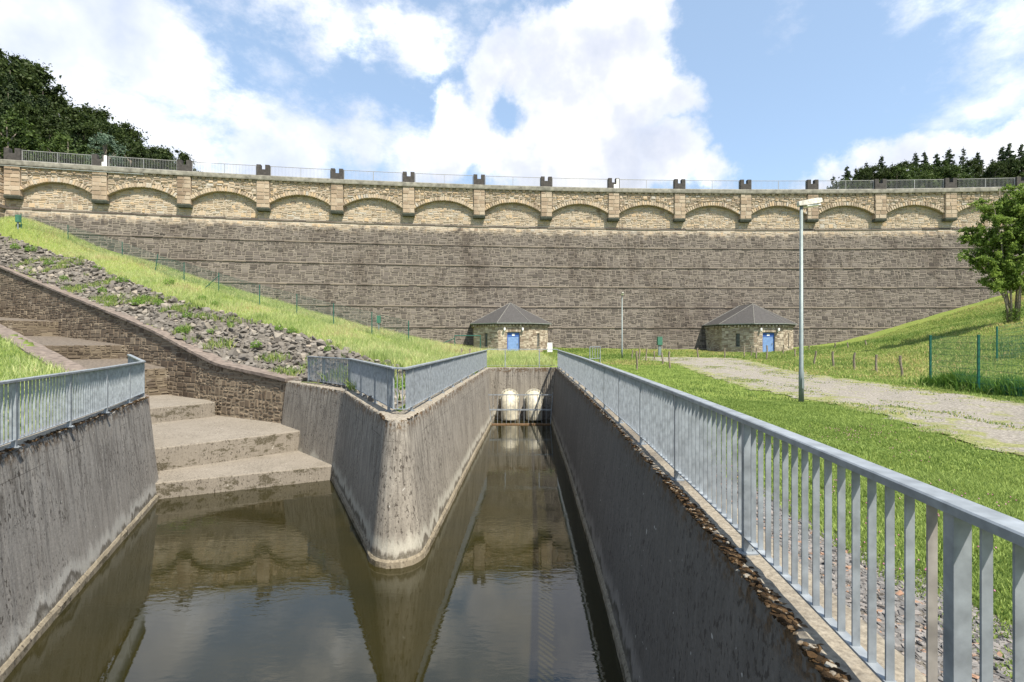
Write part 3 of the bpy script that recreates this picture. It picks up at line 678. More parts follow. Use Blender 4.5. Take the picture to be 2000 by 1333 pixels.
def arch_bay(a, b):
    a += .65; b -= .65; c = (a + b) / 2; hw = (b - a) / 2; rise = 1.0; zs = 15.72
    Rr = (hw * hw + rise * rise) / (2 * rise); zc = zs + rise - Rr
    def zi(u): return zc + math.sqrt(max(Rr * Rr - (u - c) ** 2, 0))
    def ze(u): return zi(u) + .46
    qs = []
    for q in stone_quads(a, b, zs, ZC0 - .02, (.28, .45), (.25, .65), .045):
        q = [list(p) for p in q]
        for i, k in ((0, 3), (1, 2)): q[i][1] = max(q[i][1], ze(q[i][0]) + .01)
        if q[3][1] - q[0][1] < .05 and q[2][1] - q[1][1] < .05: continue
        for i, k in ((0, 3), (1, 2)): q[k][1] = max(q[k][1], q[i][1] + .01)
        if max(q[3][1], q[2][1]) > ZC0: continue
        qs.append([tuple(p) for p in q])
    n = 26; th = math.asin(hw / Rr)
    for i in range(n):                                  # voussoirs
        t0 = -th + 2 * th * (i + .06) / n; t1 = -th + 2 * th * (i + .94) / n; l = random.uniform(.36, .52)
        qs.append(((c + Rr * math.sin(t0), zc + Rr * math.cos(t0) + .01), (c + Rr * math.sin(t1), zc + Rr * math.cos(t1) + .01),
                   (c + (Rr + l) * math.sin(t1), zc + (Rr + l) * math.cos(t1)), (c + (Rr + l) * math.sin(t0), zc + (Rr + l) * math.cos(t0))))
    us = np.linspace(a, b, 29)
    zlow = np.array([zi(u) for u in us])
    Q = np.array(qs)
    o = stone_mesh(qs, lambda u, z, o: dmap(u, z, o - .14), 'arch', M['dam'], None, (.03, .10), (us, np.array([0., 1.])), .03,
                   lambda U, Z: zlow[None, :] * (1 - Z) + ZC0 * Z)
    dpar(o)
    mb = MB(); vs = []
    for u, z in zip(us, zlow): vs += [dpt(u, z, -.6), dpt(u, z, -.14)]
    mb.add(vs, [(2*i, 2*i+1, 2*i+3, 2*i+2) for i in range(len(us)-1)], .2)
    s = mb.build('soffit', M['dam'], o); s.matrix_parent_inverse = o.matrix_parent_inverse.copy()
    s.parent = o; s.matrix_parent_inverse = Matrix.Identity(4)
def pilaster(u):
    W = .6; z0 = 15.22
    qs = []; z = z0
    while z < ZC0 - .05:
        h = min(random.uniform(.36, .46), ZC0 - z); 
        if ZC0 - (z + h) < .2: h = ZC0 - z
        k = random.uniform(-.2, .2)
        qs += [((u - W + .01, z + .015), (u + k - .01, z + .015), (u + k - .01, z + h - .015), (u - W + .01, z + h - .015)),
               ((u + k + .01, z + .015), (u + W - .01, z + .015), (u + W - .01, z + h - .015), (u + k + .01, z + h - .015))]
        z += h
    o = stone_mesh(qs, lambda a, z, o: dmap(a, z, o), 'pilaster', M['pil'], None, (.015, .05), (np.array([u - W, u + W]), np.array([z0, ZC0])), .03)
    # side faces joined into the same mesh
    mb = MB(); vs = [dpt(u + s * W, z, oo) for s in (-1, 1) for z, oo in ((z0, -.6), (z0, 0), (ZC0, 0), (ZC0, -.6))]
    mb.add(vs, [(0,1,2,3),(7,6,5,4),(0,4,5,1)], .4); sd = mb.build('pilaster_core', M['pil'], o)
    dpar(o)
    mb = MB(); vs = [dpt(u + s * (W + .03), z, oo) for s in (-1, 1) for z, oo in ((z0 - .3, -.6), (z0 - .3, -.04), (z0 - .1, .04), (z0, .04), (z0, -.6))]
    mb.add(vs, [(4,3,2,1,0),(5,6,7,8,9),(0,1,6,5),(1,2,7,6),(2,3,8,7),(3,4,9,8)], .5); s = mb.build('corbel_slab', M['slab'], o)
def merlon(u):
    mb = MB(); W = .62; H = 1.15; q = .2
    outline = [(-W, 0), (W, 0), (W, H), (q, H), (q, H - .48), (-q, H - .48), (-q, H), (-W, H)]
    f = [dpt(u + x, ZC1 + z, .0) for x, z in outline]; b = [dpt(u + x, ZC1 + z, -.45) for x, z in outline]; n = 8
    # front as three convex pieces so the notch stays open
    def pc(ids): return ids
    fs = [(0, 1, 4, 5), (1, 2, 3, 4), (0, 5, 6, 7)]; fs += [tuple(reversed([i + n for i in g])) for g in fs]
    fs += [(i, i + n, (i + 1) % n + n, (i + 1) % n) for i in range(n)]
    mb.add(f + b, fs); return dpar(mb.build('merlon', M['merlon'], None, False, .02))
def panel(a, b):
    a += .68; b -= .68; mb = MB(); n = 9; us = np.linspace(a, b, n)
    for i in range(n - 1):
        mb.bar(dpt(us[i], ZC1 + 1.06, -.2), dpt(us[i+1], ZC1 + 1.06, -.2), .05, .045)
        mb.bar(dpt(us[i], ZC1 + .1, -.2), dpt(us[i+1], ZC1 + .1, -.2), .03, .03)
    for u in (a, (a + b) / 2, b): mb.bar(dpt(u, ZC1, -.2), dpt(u, ZC1 + 1.06, -.2), .05, .05, up=Vector((0, 1, 0)))
    k = int((b - a) / .135)
    for i in range(k):
        u = a + (b - a) * (i + .5) / k; mb.bar(dpt(u, ZC1 + .1, -.2), dpt(u, ZC1 + 1.05, -.2), .016, .016, up=Vector((0, 1, 0)))
    return dpar(mb.build('railing_panel', M['galvfar']))
for i, u in enumerate(PIL):
    pilaster(u); merlon(u)
    if i: arch_bay(PIL[i-1], u); panel(PIL[i-1], u)
# grey service pipe under the coping at the left
mb = MB(); us = np.linspace(UL, solve_px(282), 12); mb.tube([dpt(u, ZC0 - .16, .2) for u in us], .05, 8); dpar(mb.build('service_pipe', M['zinc']))
# wing that turns towards the valley at the left end
wx = float(dpt(PIL[0], 0, 0).x) - 1.0; wy = float(dpt(PIL[0], 0, 0).y)
wing = thing('dam_wing', (wx, wy - 3, 10), 'pale masonry wing wall jutting forward at the left end of the dam', 'wall')
def wmap(u, z, o): u = np.asarray(u, float); return np.stack([wx + o, u, np.asarray(z, float)], -1) - np.array([wx, wy - 3, 10])
stone_mesh(stone_quads(wy - 6, wy + .4, 8, 18, (.4, .6), (.4, .9), .035), wmap, 'wall_body', M['dam'], wing, (.02, .06), (np.array([wy - 6, wy + .5]), np.array([7, 18.1])), .03)
mb = MB(); mb.box(-3, .2, -3.2, 3.4, 8.05, 8.5); mb.build('coping', M['coping'], wing)
mb = MB(); mb.box(-3, -.02, -3, 3.3, -3, 8.04); mb.build('core', M['coping'], wing)
mb = MB(); mb.box(-.5, .1, .3, 2.6, 8.5, 9.65); mb.build('merlon', M['merlon'], wing, False, .02)
mb = MB(); mb.box(-.05, .22, -3, 3.3, 4.0, 4.3); mb.build('string_course', M['ledge_stone'], wing)

# white marker boards on the crest
def marker(px, label):
    u = solve_px(px); p = dpt(u, ZC1, .02)
    mb = MB(); mb.box(-.12, .12, -.05, .05, 0, 1.05); mb.box(-.42, -.12, -.05, .05, 0, .42)
    o = mb.build('white_marker', M['white'], None, False, .01, p); tag(o, label, 'marker')
marker(206, 'white stepped marker board on the left part of the dam crest')
marker(1206, 'thin white marker board beside a merlon in the middle of the dam crest')

# ------------------------------------------------------------------ gatehouses at the dam's foot
def clip_rects(quads, holes):
    out = []
    for q in quads:
        x0, x1 = q[0][0], q[1][0]; z0, z1 = q[0][1], q[3][1]; ok = True
        for a, b, c, d in holes:
            if x1 > a and x0 < b and z1 > c and z0 < d:
                if x0 < a - .04: q = ((x0, z0), (a - .01, z0), (a - .01, z1), (x0, z1)); x1 = a - .01
                elif x1 > b + .04: q = ((b + .01, z0), (x1, z0), (x1, z1), (b + .01, z1)); x0 = b + .01
                else: ok = False
        if ok: out.append(q)
    return out
def gatehouse(cx, label):
    s = -.00318 * (cx - 30); rz = math.atan(s); base = dpt(cx, .2, float(lowoff(np.array(.3))))
    t = thing('gatehouse', base, label, 'building', 'gatehouses at the foot of the dam', rz)
    FH = 1.45; HW = 3.65; D1 = 3.9; D2 = 6.1; ZT = 2.85
    corners = [(-HW, .6), (-HW, -D1), (-FH, -D2), (FH, -D2), (HW, -D1), (HW, .6)]
    for i in range(5):
        a = Vector(corners[i]); b = Vector(corners[i+1]); L = (b - a).length; d = (b - a) / L; nn = Vector((d.y, -d.x))
        if nn.dot((a + b) / 2 - Vector((0, -1.5))) < 0: nn = -nn
        holes = []
        if i == 2: holes = [(L/2 - .6, L/2 + .6, -1, 2.12)]
        if i in (1, 3): holes = [(L/2 - .2, L/2 + .2, .75, 2.05)]
        fm = lambda u, z, o, a=a, d=d, nn=nn: np.stack([a.x + d.x * np.asarray(u) + nn.x * np.asarray(o), a.y + d.y * np.asarray(u) + nn.y * np.asarray(o), np.asarray(z, float)], -1)
        qs = clip_rects(stone_quads(0, L, -.5, ZT, (.22, .34), (.2, .5), .02), holes)
        # mortar sheet in pieces round the opening
        us = [0, L]; zs = [-.5, ZT]
        o = stone_mesh(qs, fm, 'wall', M['house'], t, (.01, .035), None, .012)
        mb = MB(); rects = [(0, L, -.5, ZT)]
        if holes:
            h = holes[0]; rects = [(0, h[0], -.5, ZT), (h[1], L, -.5, ZT), (h[0], h[1], h[3], ZT)]
            if h[2] > 0: rects.append((h[0], h[1], -.5, h[2]))
        for r in rects:
            vs = [Vector(fm(np.array([u]), np.array([z]), np.array([0.]))[0]) for u, z in ((r[0], r[2]), (r[1], r[2]), (r[1], r[3]), (r[0], r[3]))]
            mb.add(vs, [(0, 1, 2, 3)], -1)
        if holes:
            h = holes[0]; ring = [(h[0], max(h[2], -.5)), (h[1], max(h[2], -.5)), (h[1], h[3]), (h[0], h[3])]
            vs = [Vector(fm(np.array([u]), np.array([z]), np.array([q]))[0]) for q in (0.0, -.22) for u, z in ring]
            mb.add(vs, [(k, (k+1) % 4, (k+1) % 4 + 4, k + 4) for k in range(4)], .5)
        mb.build('mortar', M['house'], o)
        ang = math.atan2(d.y, d.x); mid = fm(np.array([L/2]), np.array([0.]), np.array([0.]))[0]
        mt = Matrix.Translation(Vector(mid)) @ Matrix.Rotation(ang, 4, 'Z')
        sg = 1 if (Matrix.Rotation(ang, 3, 'Z') @ Vector((0, 1, 0))).dot(Vector((nn.x, nn.y, 0))) > 0 else -1
        if i == 2:
            mb = MB(); mb.box(-.6, .6, sg*-.2, sg*-.14, 0, 2.12, .5, mt)
            dr = mb.build('door', M['blue'], t)
            mb = MB(); mb.box(-.58, .58, sg*-.137, sg*-.12, 1.72, 2.1, .5, mt); mb.box(-.58, -.5, sg*-.137, sg*-.12, 0, 1.72, .5, mt); mb.box(.5, .58, sg*-.137, sg*-.12, 0, 1.72, .5, mt); mb.build('door_frame', M['bluedark'], dr)
            mb = MB(); mb.box(-.13, .13, sg*-.118, sg*-.105, 1.8, 1.98, .5, mt); mb.build('door_sign', M['white'], dr)
            mb = MB(); mb.box(.36, .42, sg*-.137, sg*-.07, .98, 1.08, .5, mt); mb.build('handle', M['zinc'], dr)
            mb = MB()
            for k in range(9):
                x = -.62 + k * .155; mb.box(x - .065, x + .065, 0, sg*.06, 2.14 + .05 * math.sin(math.pi * (k + .5) / 9), 2.46 + .05 * math.sin(math.pi * (k + .5) / 9), random.random(), mt)
            mb.build('door_arch', M['house'], t)
            for x in (-.86, .86):
                mb = MB(); mb.box(x - .05, x + .05, 0, sg*.22, 2.2, 2.3, .5, mt); mb.box(x - .08, x + .08, sg*.12, sg*.3, 2.3, 2.55, .5, mt); mb.build('wall_lamp', M['white'], t, False, .02)
        if i in (1, 3):
            mb = MB(); mb.box(-.2, .2, sg*-.2, sg*-.16, .75, 2.05, .5, mt); wn = mb.build('window', M['glass'], t)
            mb = MB()
            for x in (-.1, 0, .1): mb.box(x - .01, x + .01, sg*-.1, sg*-.08, .75, 2.05, .5, mt)
            for z in (1.0, 1.4, 1.8): mb.box(-.2, .2, sg*-.079, sg*-.06, z - .01, z + .01, .5, mt)
            mb.build('window_bars', M['zinc'], wn)
            mb = MB(); mb.box(-.28, .28, sg*-.1, sg*.08, .67, .745, .5, mt); mb.build('sill', M['coping'], wn)
    # eaves, gutter, corbels, roof
    def off(k): 
        e = k * 1.0; return [(-HW - e, .8), (-HW - e, -D1 - e * .41), (-FH - e * .41, -D2 - e), (FH + e * .41, -D2 - e), (HW + e, -D1 - e * .41), (HW + e, .8)]
    mb = MB(); mb.prism(off(.18), ZT, ZT + .1); mb.build('eaves_cornice', M['slab'], t)
    mb = MB()
    P_ = off(.1)
    for i in range(5):
        a = Vector(P_[i]); b = Vector(P_[i+1]); L = (b - a).length; n = int(L / .3)
        for k in range(n):
            p = a + (b - a) * ((k + .5) / n); q = (b - a).normalized(); m_ = Matrix.Translation((p.x, p.y, 0)) @ Matrix.Rotation(math.atan2(q.y, q.x), 4, 'Z')
            mb.box(-.07, .07, -.12, .1, ZT - .15, ZT - .003, random.random(), m_)
    mb.build('corbel_row', M['house'], t)
    E = off(.38); mb = MB(); mb.prism(E, ZT + .1, ZT + .17); mb.build('gutter', M['zinc'], t)
    E = off(.33); ap = (0, -2.9, 5.15); bk = (0, .8, 5.15)
    mb = MB(); vs = [(x, y, ZT + .175) for x, y in E] + [ap, bk]
    mb.add(vs, [(0, 1, 6, 7), (1, 2, 6), (2, 3, 6), (3, 4, 6), (4, 5, 7, 6)]); rf = mb.build('roof', M['roof'], t)
    mb = MB()
    for i in (1, 2, 3, 4): mb.tube([(*E[i], ZT + .18), ap], .035, 6)
    mb.tube([ap, bk], .035, 6); mb.tube([(E[0][0], -.05, ZT + .2), (0, -.05, 5.18)], .05, 6); mb.build('ridge_flashing', M['ridge'], rf)
    return t
gatehouse(-.6, 'stone gatehouse with blue door left of centre, straight behind the channel')
gatehouse(24.9, 'stone gatehouse with blue door on the right, beside the lamp post')

# ------------------------------------------------------------------ masonry retaining wall and cascade
def path_fn(W):
    W = np.array(W, float); s = np.concatenate([[0], np.cumsum(np.hypot(*np.diff(W[:, :2], axis=0).T))])
    def f(u): return np.interp(u, s, W[:, 0]), np.interp(u, s, W[:, 1]), np.interp(u, s, W[:, 2])
    return f, s[-1]
fR, LR = path_fn(WALL_R)
CASD = [(-1.0, -1), (0, -1)]
def bedz(t):          # cascade floor along the wall, t = (distance past the foot) / 5
    k = [(-3, -1.6), (0, -1.02), (.001, .21), (1.06, .58), (1.061, 1.27), (3.3, 1.82), (3.301, 2.78), (6, 3.5), (6.001, 4.5), (9, 5.2)]
    return float(np.interp(t, [a for a, b in k], [b for a, b in k]))
t = thing('retaining_wall', (-16, 24, 0), 'rubble stone retaining wall with sloping brown coping climbing left from the basin', 'wall')
def wallmap(u, z, o):
    u = np.asarray(u, float); x, y, zt = fR(u); x2, y2, _ = fR(u + .05); x1, y1, _ = fR(u - .05)
    L = np.hypot(x2 - x1, y2 - y1) + 1e-9; tx, ty = (x2 - x1) / L, (y2 - y1) / L
    o = np.asarray(o) + (zt - z) * .07
    return np.stack([x - ty * -1 * -1 * -o if False else x + (-(-ty)) * 0 + (-ty * -1) * 0 + (ty * -1) * o, y + (tx) * -1 * -1 * 0 - (-tx) * 0 - (-1) * 0 + (tx * -1) * (-o) * -1 * -1 * 0 + tx * o * 1.0 * 0 - 0, z], -1) if False else np.stack([x + ty * -1 * -1 * o * WS, y - tx * o * WS, z], -1)
# the valley (cascade) side of the wall is on the left hand when walking up it: offset sign WS
WS = -1.0
wloc = np.array([-16, 24, 0.])
wm = lambda u, z, o: wallmap(u, z, o) - wloc
qs = []
q0 = stone_quads(0, 6.5, -2.2, 1.2, (.28, .42), (.2, .4), .05) + stone_quads(6.5, LR, -2.2, 9, (.28, .5), (.3, .8), .03)
for q in q0:
    um = (q[0][0] + q[1][0]) / 2; zt = float(fR(um)[2])
    if q[0][1] > zt - .08: continue
    tt_ = (um - 10.2) / 5
    if q[2][1] < bedz(tt_) - .6: continue
    qs.append(tuple((p[0], min(p[1], zt - .02)) for p in q))
us = np.linspace(0, LR, 160); ztop = fR(us)[2]
stone_mesh(qs, wm, 'wall_body', M['wallstone'], t, (.012, .04), (us, np.array([0., 1.])), .03, lambda U, Z: -2.4 * (1 - Z) + ztop[None, :] * Z)
cap = dense(WALL_R, .4); cap = np.vstack([cap[:1], (cap[:-2] + 2 * cap[1:-1] + cap[2:]) / 4, cap[-1:]])
o = sweep(cap, [(-.14, -.02), (-.14, .10), (.5, .12), (.5, -.3)], 1, 'coping', M['wallcap'], t, [.006, .008, .008, 0]); rel(o, t)

t = thing('cascade', (-20, 24, 0), 'stepped masonry spillway cascade climbing left beside the retaining wall', 'spillway')
cl_ = np.array([-20, 24, 0.])
mb = MB(); o0 = np.array((-16.35, 24.25)); pd = np.array((-.6, -.8))
ks = [0, 1.06, 3.3, 6.0, 9.0]
for i in range(4):
    a, b = ks[i], ks[i+1]; za, zb_ = bedz(a + .002), bedz(b - .002)
    p = [o0 + CAS_DIR * 5 * a, o0 + CAS_DIR * 5 * b, o0 + CAS_DIR * 5 * b + pd * 4.4, o0 + CAS_DIR * 5 * a + pd * 4.4]
    p[0] = p[0] - pd * .4; p[1] = p[1] - pd * .4
    P2 = [tuple(q - cl_[:2]) for q in p]
    mb.prism(P2, -3, [za, zb_, zb_, za], .5)
cb = mb.build('bed', M['bed'], t)
for i in range(4):
    a = ks[i]; zt = bedz(a + .002); zb2 = bedz(a - .002) - .1; p = o0 + CAS_DIR * 5 * a
    fm = lambda u, z, o, p=p, zb2=zb2, zt=zt: np.stack([p[0] + pd[0] * np.asarray(u) - CAS_DIR[0] * (np.asarray(o) + .03 + (zt - np.asarray(z)) * .12) - cl_[0], p[1] + pd[1] * np.asarray(u) - CAS_DIR[1] * (np.asarray(o) + .03 + (zt - np.asarray(z)) * .12) - cl_[1], np.asarray(z, float)], -1)
    stone_mesh(stone_quads(-.35, 4.4, zb2, zt - .32, (.24, .4), (.25, .6), .03) + stone_quads(-.35, 4.4, zt - .3, zt + .02, (.32, .33), (.16, .28), .03), fm, 'riser', M['cascstone'], t, (.01, .04), (np.array([-.35, 4.4]), np.array([zb2, zt])), .025)
fLp, LLn = path_fn(WALL_L); t = thing('cascade_side_wall', (-20, 21, 0), 'sloping flat-topped stone kerb wall between cascade and left grass bank', 'wall')
o = sweep(dense(WALL_L, .4), [(-.75, -.9), (-.75, 0), (.0, .03), (.1, -2.2), (.1, -3.6)], 1, 'wall_body', M['wallcap'], t, [0, .01, .01, 0, 0]); rel(o, t)

# ------------------------------------------------------------------ railings
def path_resample(P, step):
    P = np.array(P, float); s = np.concatenate([[0], np.cumsum(np.hypot(*np.diff(P[:, :2], axis=0).T))])
    return s, (lambda u: np.array([np.interp(u, s, P[:, k]) for k in range(3)]))
def railing(path, post_s, name, label, limit=100, hr_w=.10, H=.96, pitch=.1185, balus=True, endpost=True, maxw=.055, order=None):
    """path: plan points of the rail line (z = wall top)."""
    s, f = path_resample(path, 0); L = s[-1]; org = Vector(f(0)); t = thing(name, org, label, 'railing')
    def P(u, z): q = f(u); return Vector((q[0], q[1], q[2] + z)) - org
    def T(u): a = f(max(u - .05, 0)); b = f(min(u + .05, L)); d = Vector((b[0]-a[0], b[1]-a[1], 0)); return d.normalized()
    pts = [P(x, 0) for x in s]
    for nm, zc, w, h in (('handrail', H - .018, hr_w, .036), ('bottom_rail', .11, .05, .012)):
        # one mitred strip
        mb = MB(); vs = []
        n = len(pts)
        for i, p in enumerate(pts):
            d0 = (pts[i] - pts[i-1]).normalized() if i else (pts[1] - pts[0]).normalized()
            d1 = (pts[i+1] - pts[i]).normalized() if i < n - 1 else d0
            d = (d0 + d1).normalized(); sd = Vector((d.y, -d.x, 0)); k = 1 / max(.45, Vector((d0.y, -d0.x, 0)).dot(sd))
            e = .006 if nm == 'handrail' else .001
            for a, b in ((-w/2, -h/2), (w/2, -h/2), (w/2, h/2 - e), (w/2 - e, h/2), (-w/2 + e, h/2), (-w/2, h/2 - e)): vs.append(p + sd * (a * k) + Vector((0, 0, zc + b)))
        m = 6
        fs = [(i*m+j, (i+1)*m+j, (i+1)*m+(j+1) % m, i*m+(j+1) % m) for i in range(n-1) for j in range(m)]
        fs += [tuple(range(m)), tuple(range((n-1)*m + m - 1, (n-1)*m - 1, -1))]
        mb.add(vs, fs); mb.build(nm, M['galv'], t)
    pm = bm = pl = None
    for u in post_s:
        d = T(u); a = math.atan2(d.x, d.y)
        if pm is None:
            mb = MB(); mb.box(-.028, .028, -.024, .024, .012, H - .036); q = mb.build('post', M['galv'], t, False, .003); pm = q.data
            mb = MB(); mb.box(-.065, .065, -.05, .05, .0, .012)
            for x in (-.045, .045): mb.tube([(x, 0, .012), (x, 0, .028)], .011, 6)
            k = mb.build('base_plate', M['galv'], q); pl = k.data
        else:
            q = link('post', pm, t); k = link('base_plate', pl, q)
        q.location = P(u, 0); q.rotation_euler = (0, 0, -a)
    if balus:
        us = []
        ps = sorted(post_s); segs = list(zip(ps[:-1], ps[1:]))
        if ps[0] > .2: segs = [(0, ps[0])] + segs
        if L - ps[-1] > .2: segs.append((ps[-1], L))
        for a, b in segs:
            n = max(1, round((b - a) / pitch)); us += [a + (b - a) * k / n for k in range(1, n)]
        wpos = [(f(u), u) for u in us]; wpos.sort(key=lambda q: (q[0][0] ** 2 + q[0][1] ** 2))
        mbm = MB(); mbm.box(-.0165, .0165, -.0045, .0045, .116, H - .036)
        first = None; rest = MB()
        for i, (q, u) in enumerate(wpos):
            d = T(u); a = math.atan2(d.x, d.y)
            if i < limit:
                if first is None: o = mbm.build('baluster', M['galv'], t); first = o.data
                else: o = link('baluster', first, t)
                o.location = P(u, 0); o.rotation_euler = (0, 0, -a)
            else:
                rest.box(-.0165, .0165, -.0045, .0045, .116, H - .036, .5, Matrix.Translation(P(u, 0)) @ Matrix.Rotation(-a, 4, 'Z'))
        if rest.v: tag(rest.build('balusters', M['galv'], t), kind='stuff')
    return t
rr = offset_path(RIGHT_EDGE, .13); rr = rr[(rr[:, 1] > -2.2)]
srr, frr = path_resample(rr, 0)
# posts at measured stations (1.91 m apart)
y_of = lambda Y: float(np.interp(Y, rr[:, 1], srr))
u0 = y_of(3.63); ps = [u0 + k * 1.905 for k in range(-3, 13) if 0 <= u0 + k * 1.905 < srr[-1]]; ps.append(srr[-1] - .03)
railing(rr[::2] if len(rr) % 2 else np.vstack([rr[::2], rr[-1:]]), ps, 'steel_railing', 'long galvanised railing running along the right channel wall to the foreground')
rt = [o for o in bpy.data.objects if o.name.startswith('steel_railing')][0]
near = min([c for c in rt.children if c.name.startswith('baluster') and 'kind' not in c], key=lambda c: abs((rt.location + c.location).y - 1.80))
near.data = near.data.copy(); near.data.materials[0] = M['stained']; near['label'] = 'brown stained baluster'
# wedge railing: landing side, left flank, blunt nose, right flank
wp = [(-7.35, 18.45, 0), (-5.02, 15.92, 0), (-2.42, 10.5, 0), (-2.16, 10.5, 0), (-1.80, 18.5, .03), (-1.37, 27.35, .07)]
wp[3] = (-2.16, 10.42, 0)
cs = np.concatenate([[0], np.cumsum([math.dist(a[:2], b[:2]) for a, b in zip(wp[:-1], wp[1:])])])
ps = [.05, 1.4, cs[1] - .03] + [cs[1] + (cs[2] - cs[1]) * k / 3 for k in (1, 2)] + [cs[2] - .5] + [cs[3] + .5 + k * 1.83 for k in range(9)] + [cs[5] - .03]
railing(wp, ps, 'steel_railing', 'galvanised V-shaped railing round the top of the pointed dividing wall')
lp = [(-3.4 - .0, -1.0, 0), (-4.75, 2.0, 0), (-7.0, 7.19, 0), (-9.95, 13.8, 0), (-12.1, 16.1, .1)]
lp = [(-4.05, .6, 0), (-5.45, 3.75, 0), (-7.0, 7.2, 0), (-8.45, 10.65, 0), (-9.93, 13.8, 0), (-12.2, 16.3, .12)]
cs = np.concatenate([[0], np.cumsum([math.dist(a[:2], b[:2]) for a, b in zip(lp[:-1], lp[1:])])])
ps = sorted([cs[2] - 1.88 * k for k in range(4)] + [cs[2] + 1.88 * k for k in (1, 2, 3)] + [cs[4] - .03, cs[5] - .05])
railing(lp, ps, 'steel_railing', 'galvanised railing on the left basin wall, in front of the grass bank')
ep = [(-1.37, 27.75, .07), (2.47, 27.75, .07)]
railing(ep, [1.0, 2.85], 'steel_railing', 'short open two-bar railing across the end of the channel', balus=False, hr_w=.05, H=1.0)

# ------------------------------------------------------------------ lamp posts
def lamp():
    t = thing('lamp_post', (0, 0, 0), 'x', 'lamp post', 'lamp posts')
    mb = MB(); mb.tube([(0, 0, 0), (0, 0, .78), (0, 0, .80), (0, 0, 5.0)], [.062, .06, .05, .037], 16); mb.build('pole', M['lamp'], t, True)
    mb = MB(); mb.box(-.028, .028, -.082, -.068, .35, .62); mb.build('access_door', M['lamp'], t)
    m_ = Matrix.Translation((.0, 0, 4.98)) @ Matrix.Rotation(R(-6), 4, 'Y')
    mb = MB(); vs = []
    for x, w, z0, z1 in ((-.09, .07, -.04, .07), (.08, .10, -.05, .09), (.38, .12, -.04, .11), (.50, .09, .0, .10)):
        vs += [m_ @ Vector(p) for p in ((x, -w, z0), (x, w, z0), (x, w * .7, z1), (x, -w * .7, z1))]
    fs = [(0, 1, 2, 3), (15, 14, 13, 12)] + [(i*4+j, i*4+4+j, i*4+4+(j+1) % 4, i*4+(j+1) % 4) for i in range(3) for j in range(4)]
    fs = [tuple(reversed(f)) for f in fs]
    mb.add(vs, fs); hd = mb.build('lamp_head', M['lamphead'], t, False, .012)
    mb = MB(); mb.box(.1, .44, -.09, .09, -.075, -.05, .5, m_); mb.build('lamp_glass', M['white'], hd)
    return t
lp1 = lamp(); x, y, z = onground(1565, 785); lp1.location = (x, y, z - .02); lp1['label'] = 'tall grey lamp post standing in the lawn beside the gravel path'
lp2 = copy_tree(lp1); lp2.location = (8.6, 40, float(hz(8.6, 40)[0])); lp2.rotation_euler = (0, 0, R(-95)); lp2['label'] = 'distant slim lamp post in front of the dam between the two gatehouses'

# ------------------------------------------------------------------ wooden posts
def wood_mesh(k):
    rg = random.Random(k); mb = MB(); pts = []; r = []
    bx, by = rg.uniform(-.05, .05), rg.uniform(-.04, .04)
    for i in range(6): pts.append((bx * math.sin(i * .9 + k) * .7, by * math.sin(i * 1.1), -.1 + i * .22)); r.append(.05 + rg.uniform(-.008, .008))
    mb.tube(pts, r, 8); o = mb.build('fence_post', M['wood']); COL.objects.unlink(o); me = o.data; bpy.data.objects.remove(o); return me
WM = [wood_mesh(k) for k in range(5)]
posts = [(1235,684,701),(1244,686,724),(1249,679,704),(1262,682,706),(1277.5,686,705.5),(1294,689,712),(1307,687,721),(1363,680,700),(1415,680,700),(1454,677,700),(1467,676,698),
         (1477.5,680,703),(1497,675,704),(1530,674,694),(1553,682,698),(1591,686,714),(1626,687,720),(1668,689,725),(1712,693,730),(1760,695,739),(1631,670,681),(1656,672,681),(1691,667,677),(1580,676,686),
         (901,683,697),(918,683,697),(953,676,690)]
names = {1235:'pale wooden post nearest the small steel gate',1244:'dark upright wooden post standing alone in the grass just right of the channel railing',1249:'light wooden post at the road edge behind the dark post',1262:'wooden post at the road edge, third to the right of the small gate',
 1277.5:'short wooden post left of the green box on its stand',1294:'dark leaning wooden post right of the green box stand',1307:'thick bent wooden post at the corner where the gravel path begins',1363:'wooden post alone on the green strip before the dam',1415:'wooden post in the shadow left of the right gatehouse',
 1454:'wooden post in front of the barred window of the right gatehouse',1467:'wooden post left of the blue door of the right gatehouse',1477.5:'wooden post at the path bend before the right gatehouse corner',1497:'wooden post covering the left edge of the right gatehouse door',
 1530:'wooden post in front of the wall right of the right blue door',1553:'wooden post just left of the big lamp post, far back',1591:'wooden post just right of the big lamp post',1626:'second wooden post right of the big lamp post',1668:'curved wooden post in the middle of the meadow row',
 1712:'wooden post before the last of the meadow row',1760:'nearest, leaning wooden post of the meadow row, by the green fence',1631:'tiny far wooden post at the foot of the dam above the meadow row',1656:'tiny far wooden post on the slope, second along the dam foot',1691:'tiny far wooden post highest on the slope by the dam foot',1580:'tiny far wooden post behind the big lamp post',
 901:'short wooden stake left inside the green gate frame',918:'short wooden stake in the dark gap beside the left gatehouse',953:'wooden stake before the left gatehouse window'}
for i, (px, yt, yb) in enumerate(posts):
    x, y, z = onground(px, yb, 18); y = min(y, 52.5); x = (px - 1000) / 1000 * y; z = float(hz(x, y)[0])
    top = EYE + (666.5 - yt) / 1000 * y; h = max(.5, min(1.5, top - z))
    o = link('fence_post', WM[i % 5], None, (x, y, z)); o.scale = (1.0, 1.0, h); o.rotation_euler = (random.uniform(-.03, .03), random.uniform(-.05, .05), random.uniform(0, 6))
    tag(o, names[px], 'post', 'weathered wooden fence posts')

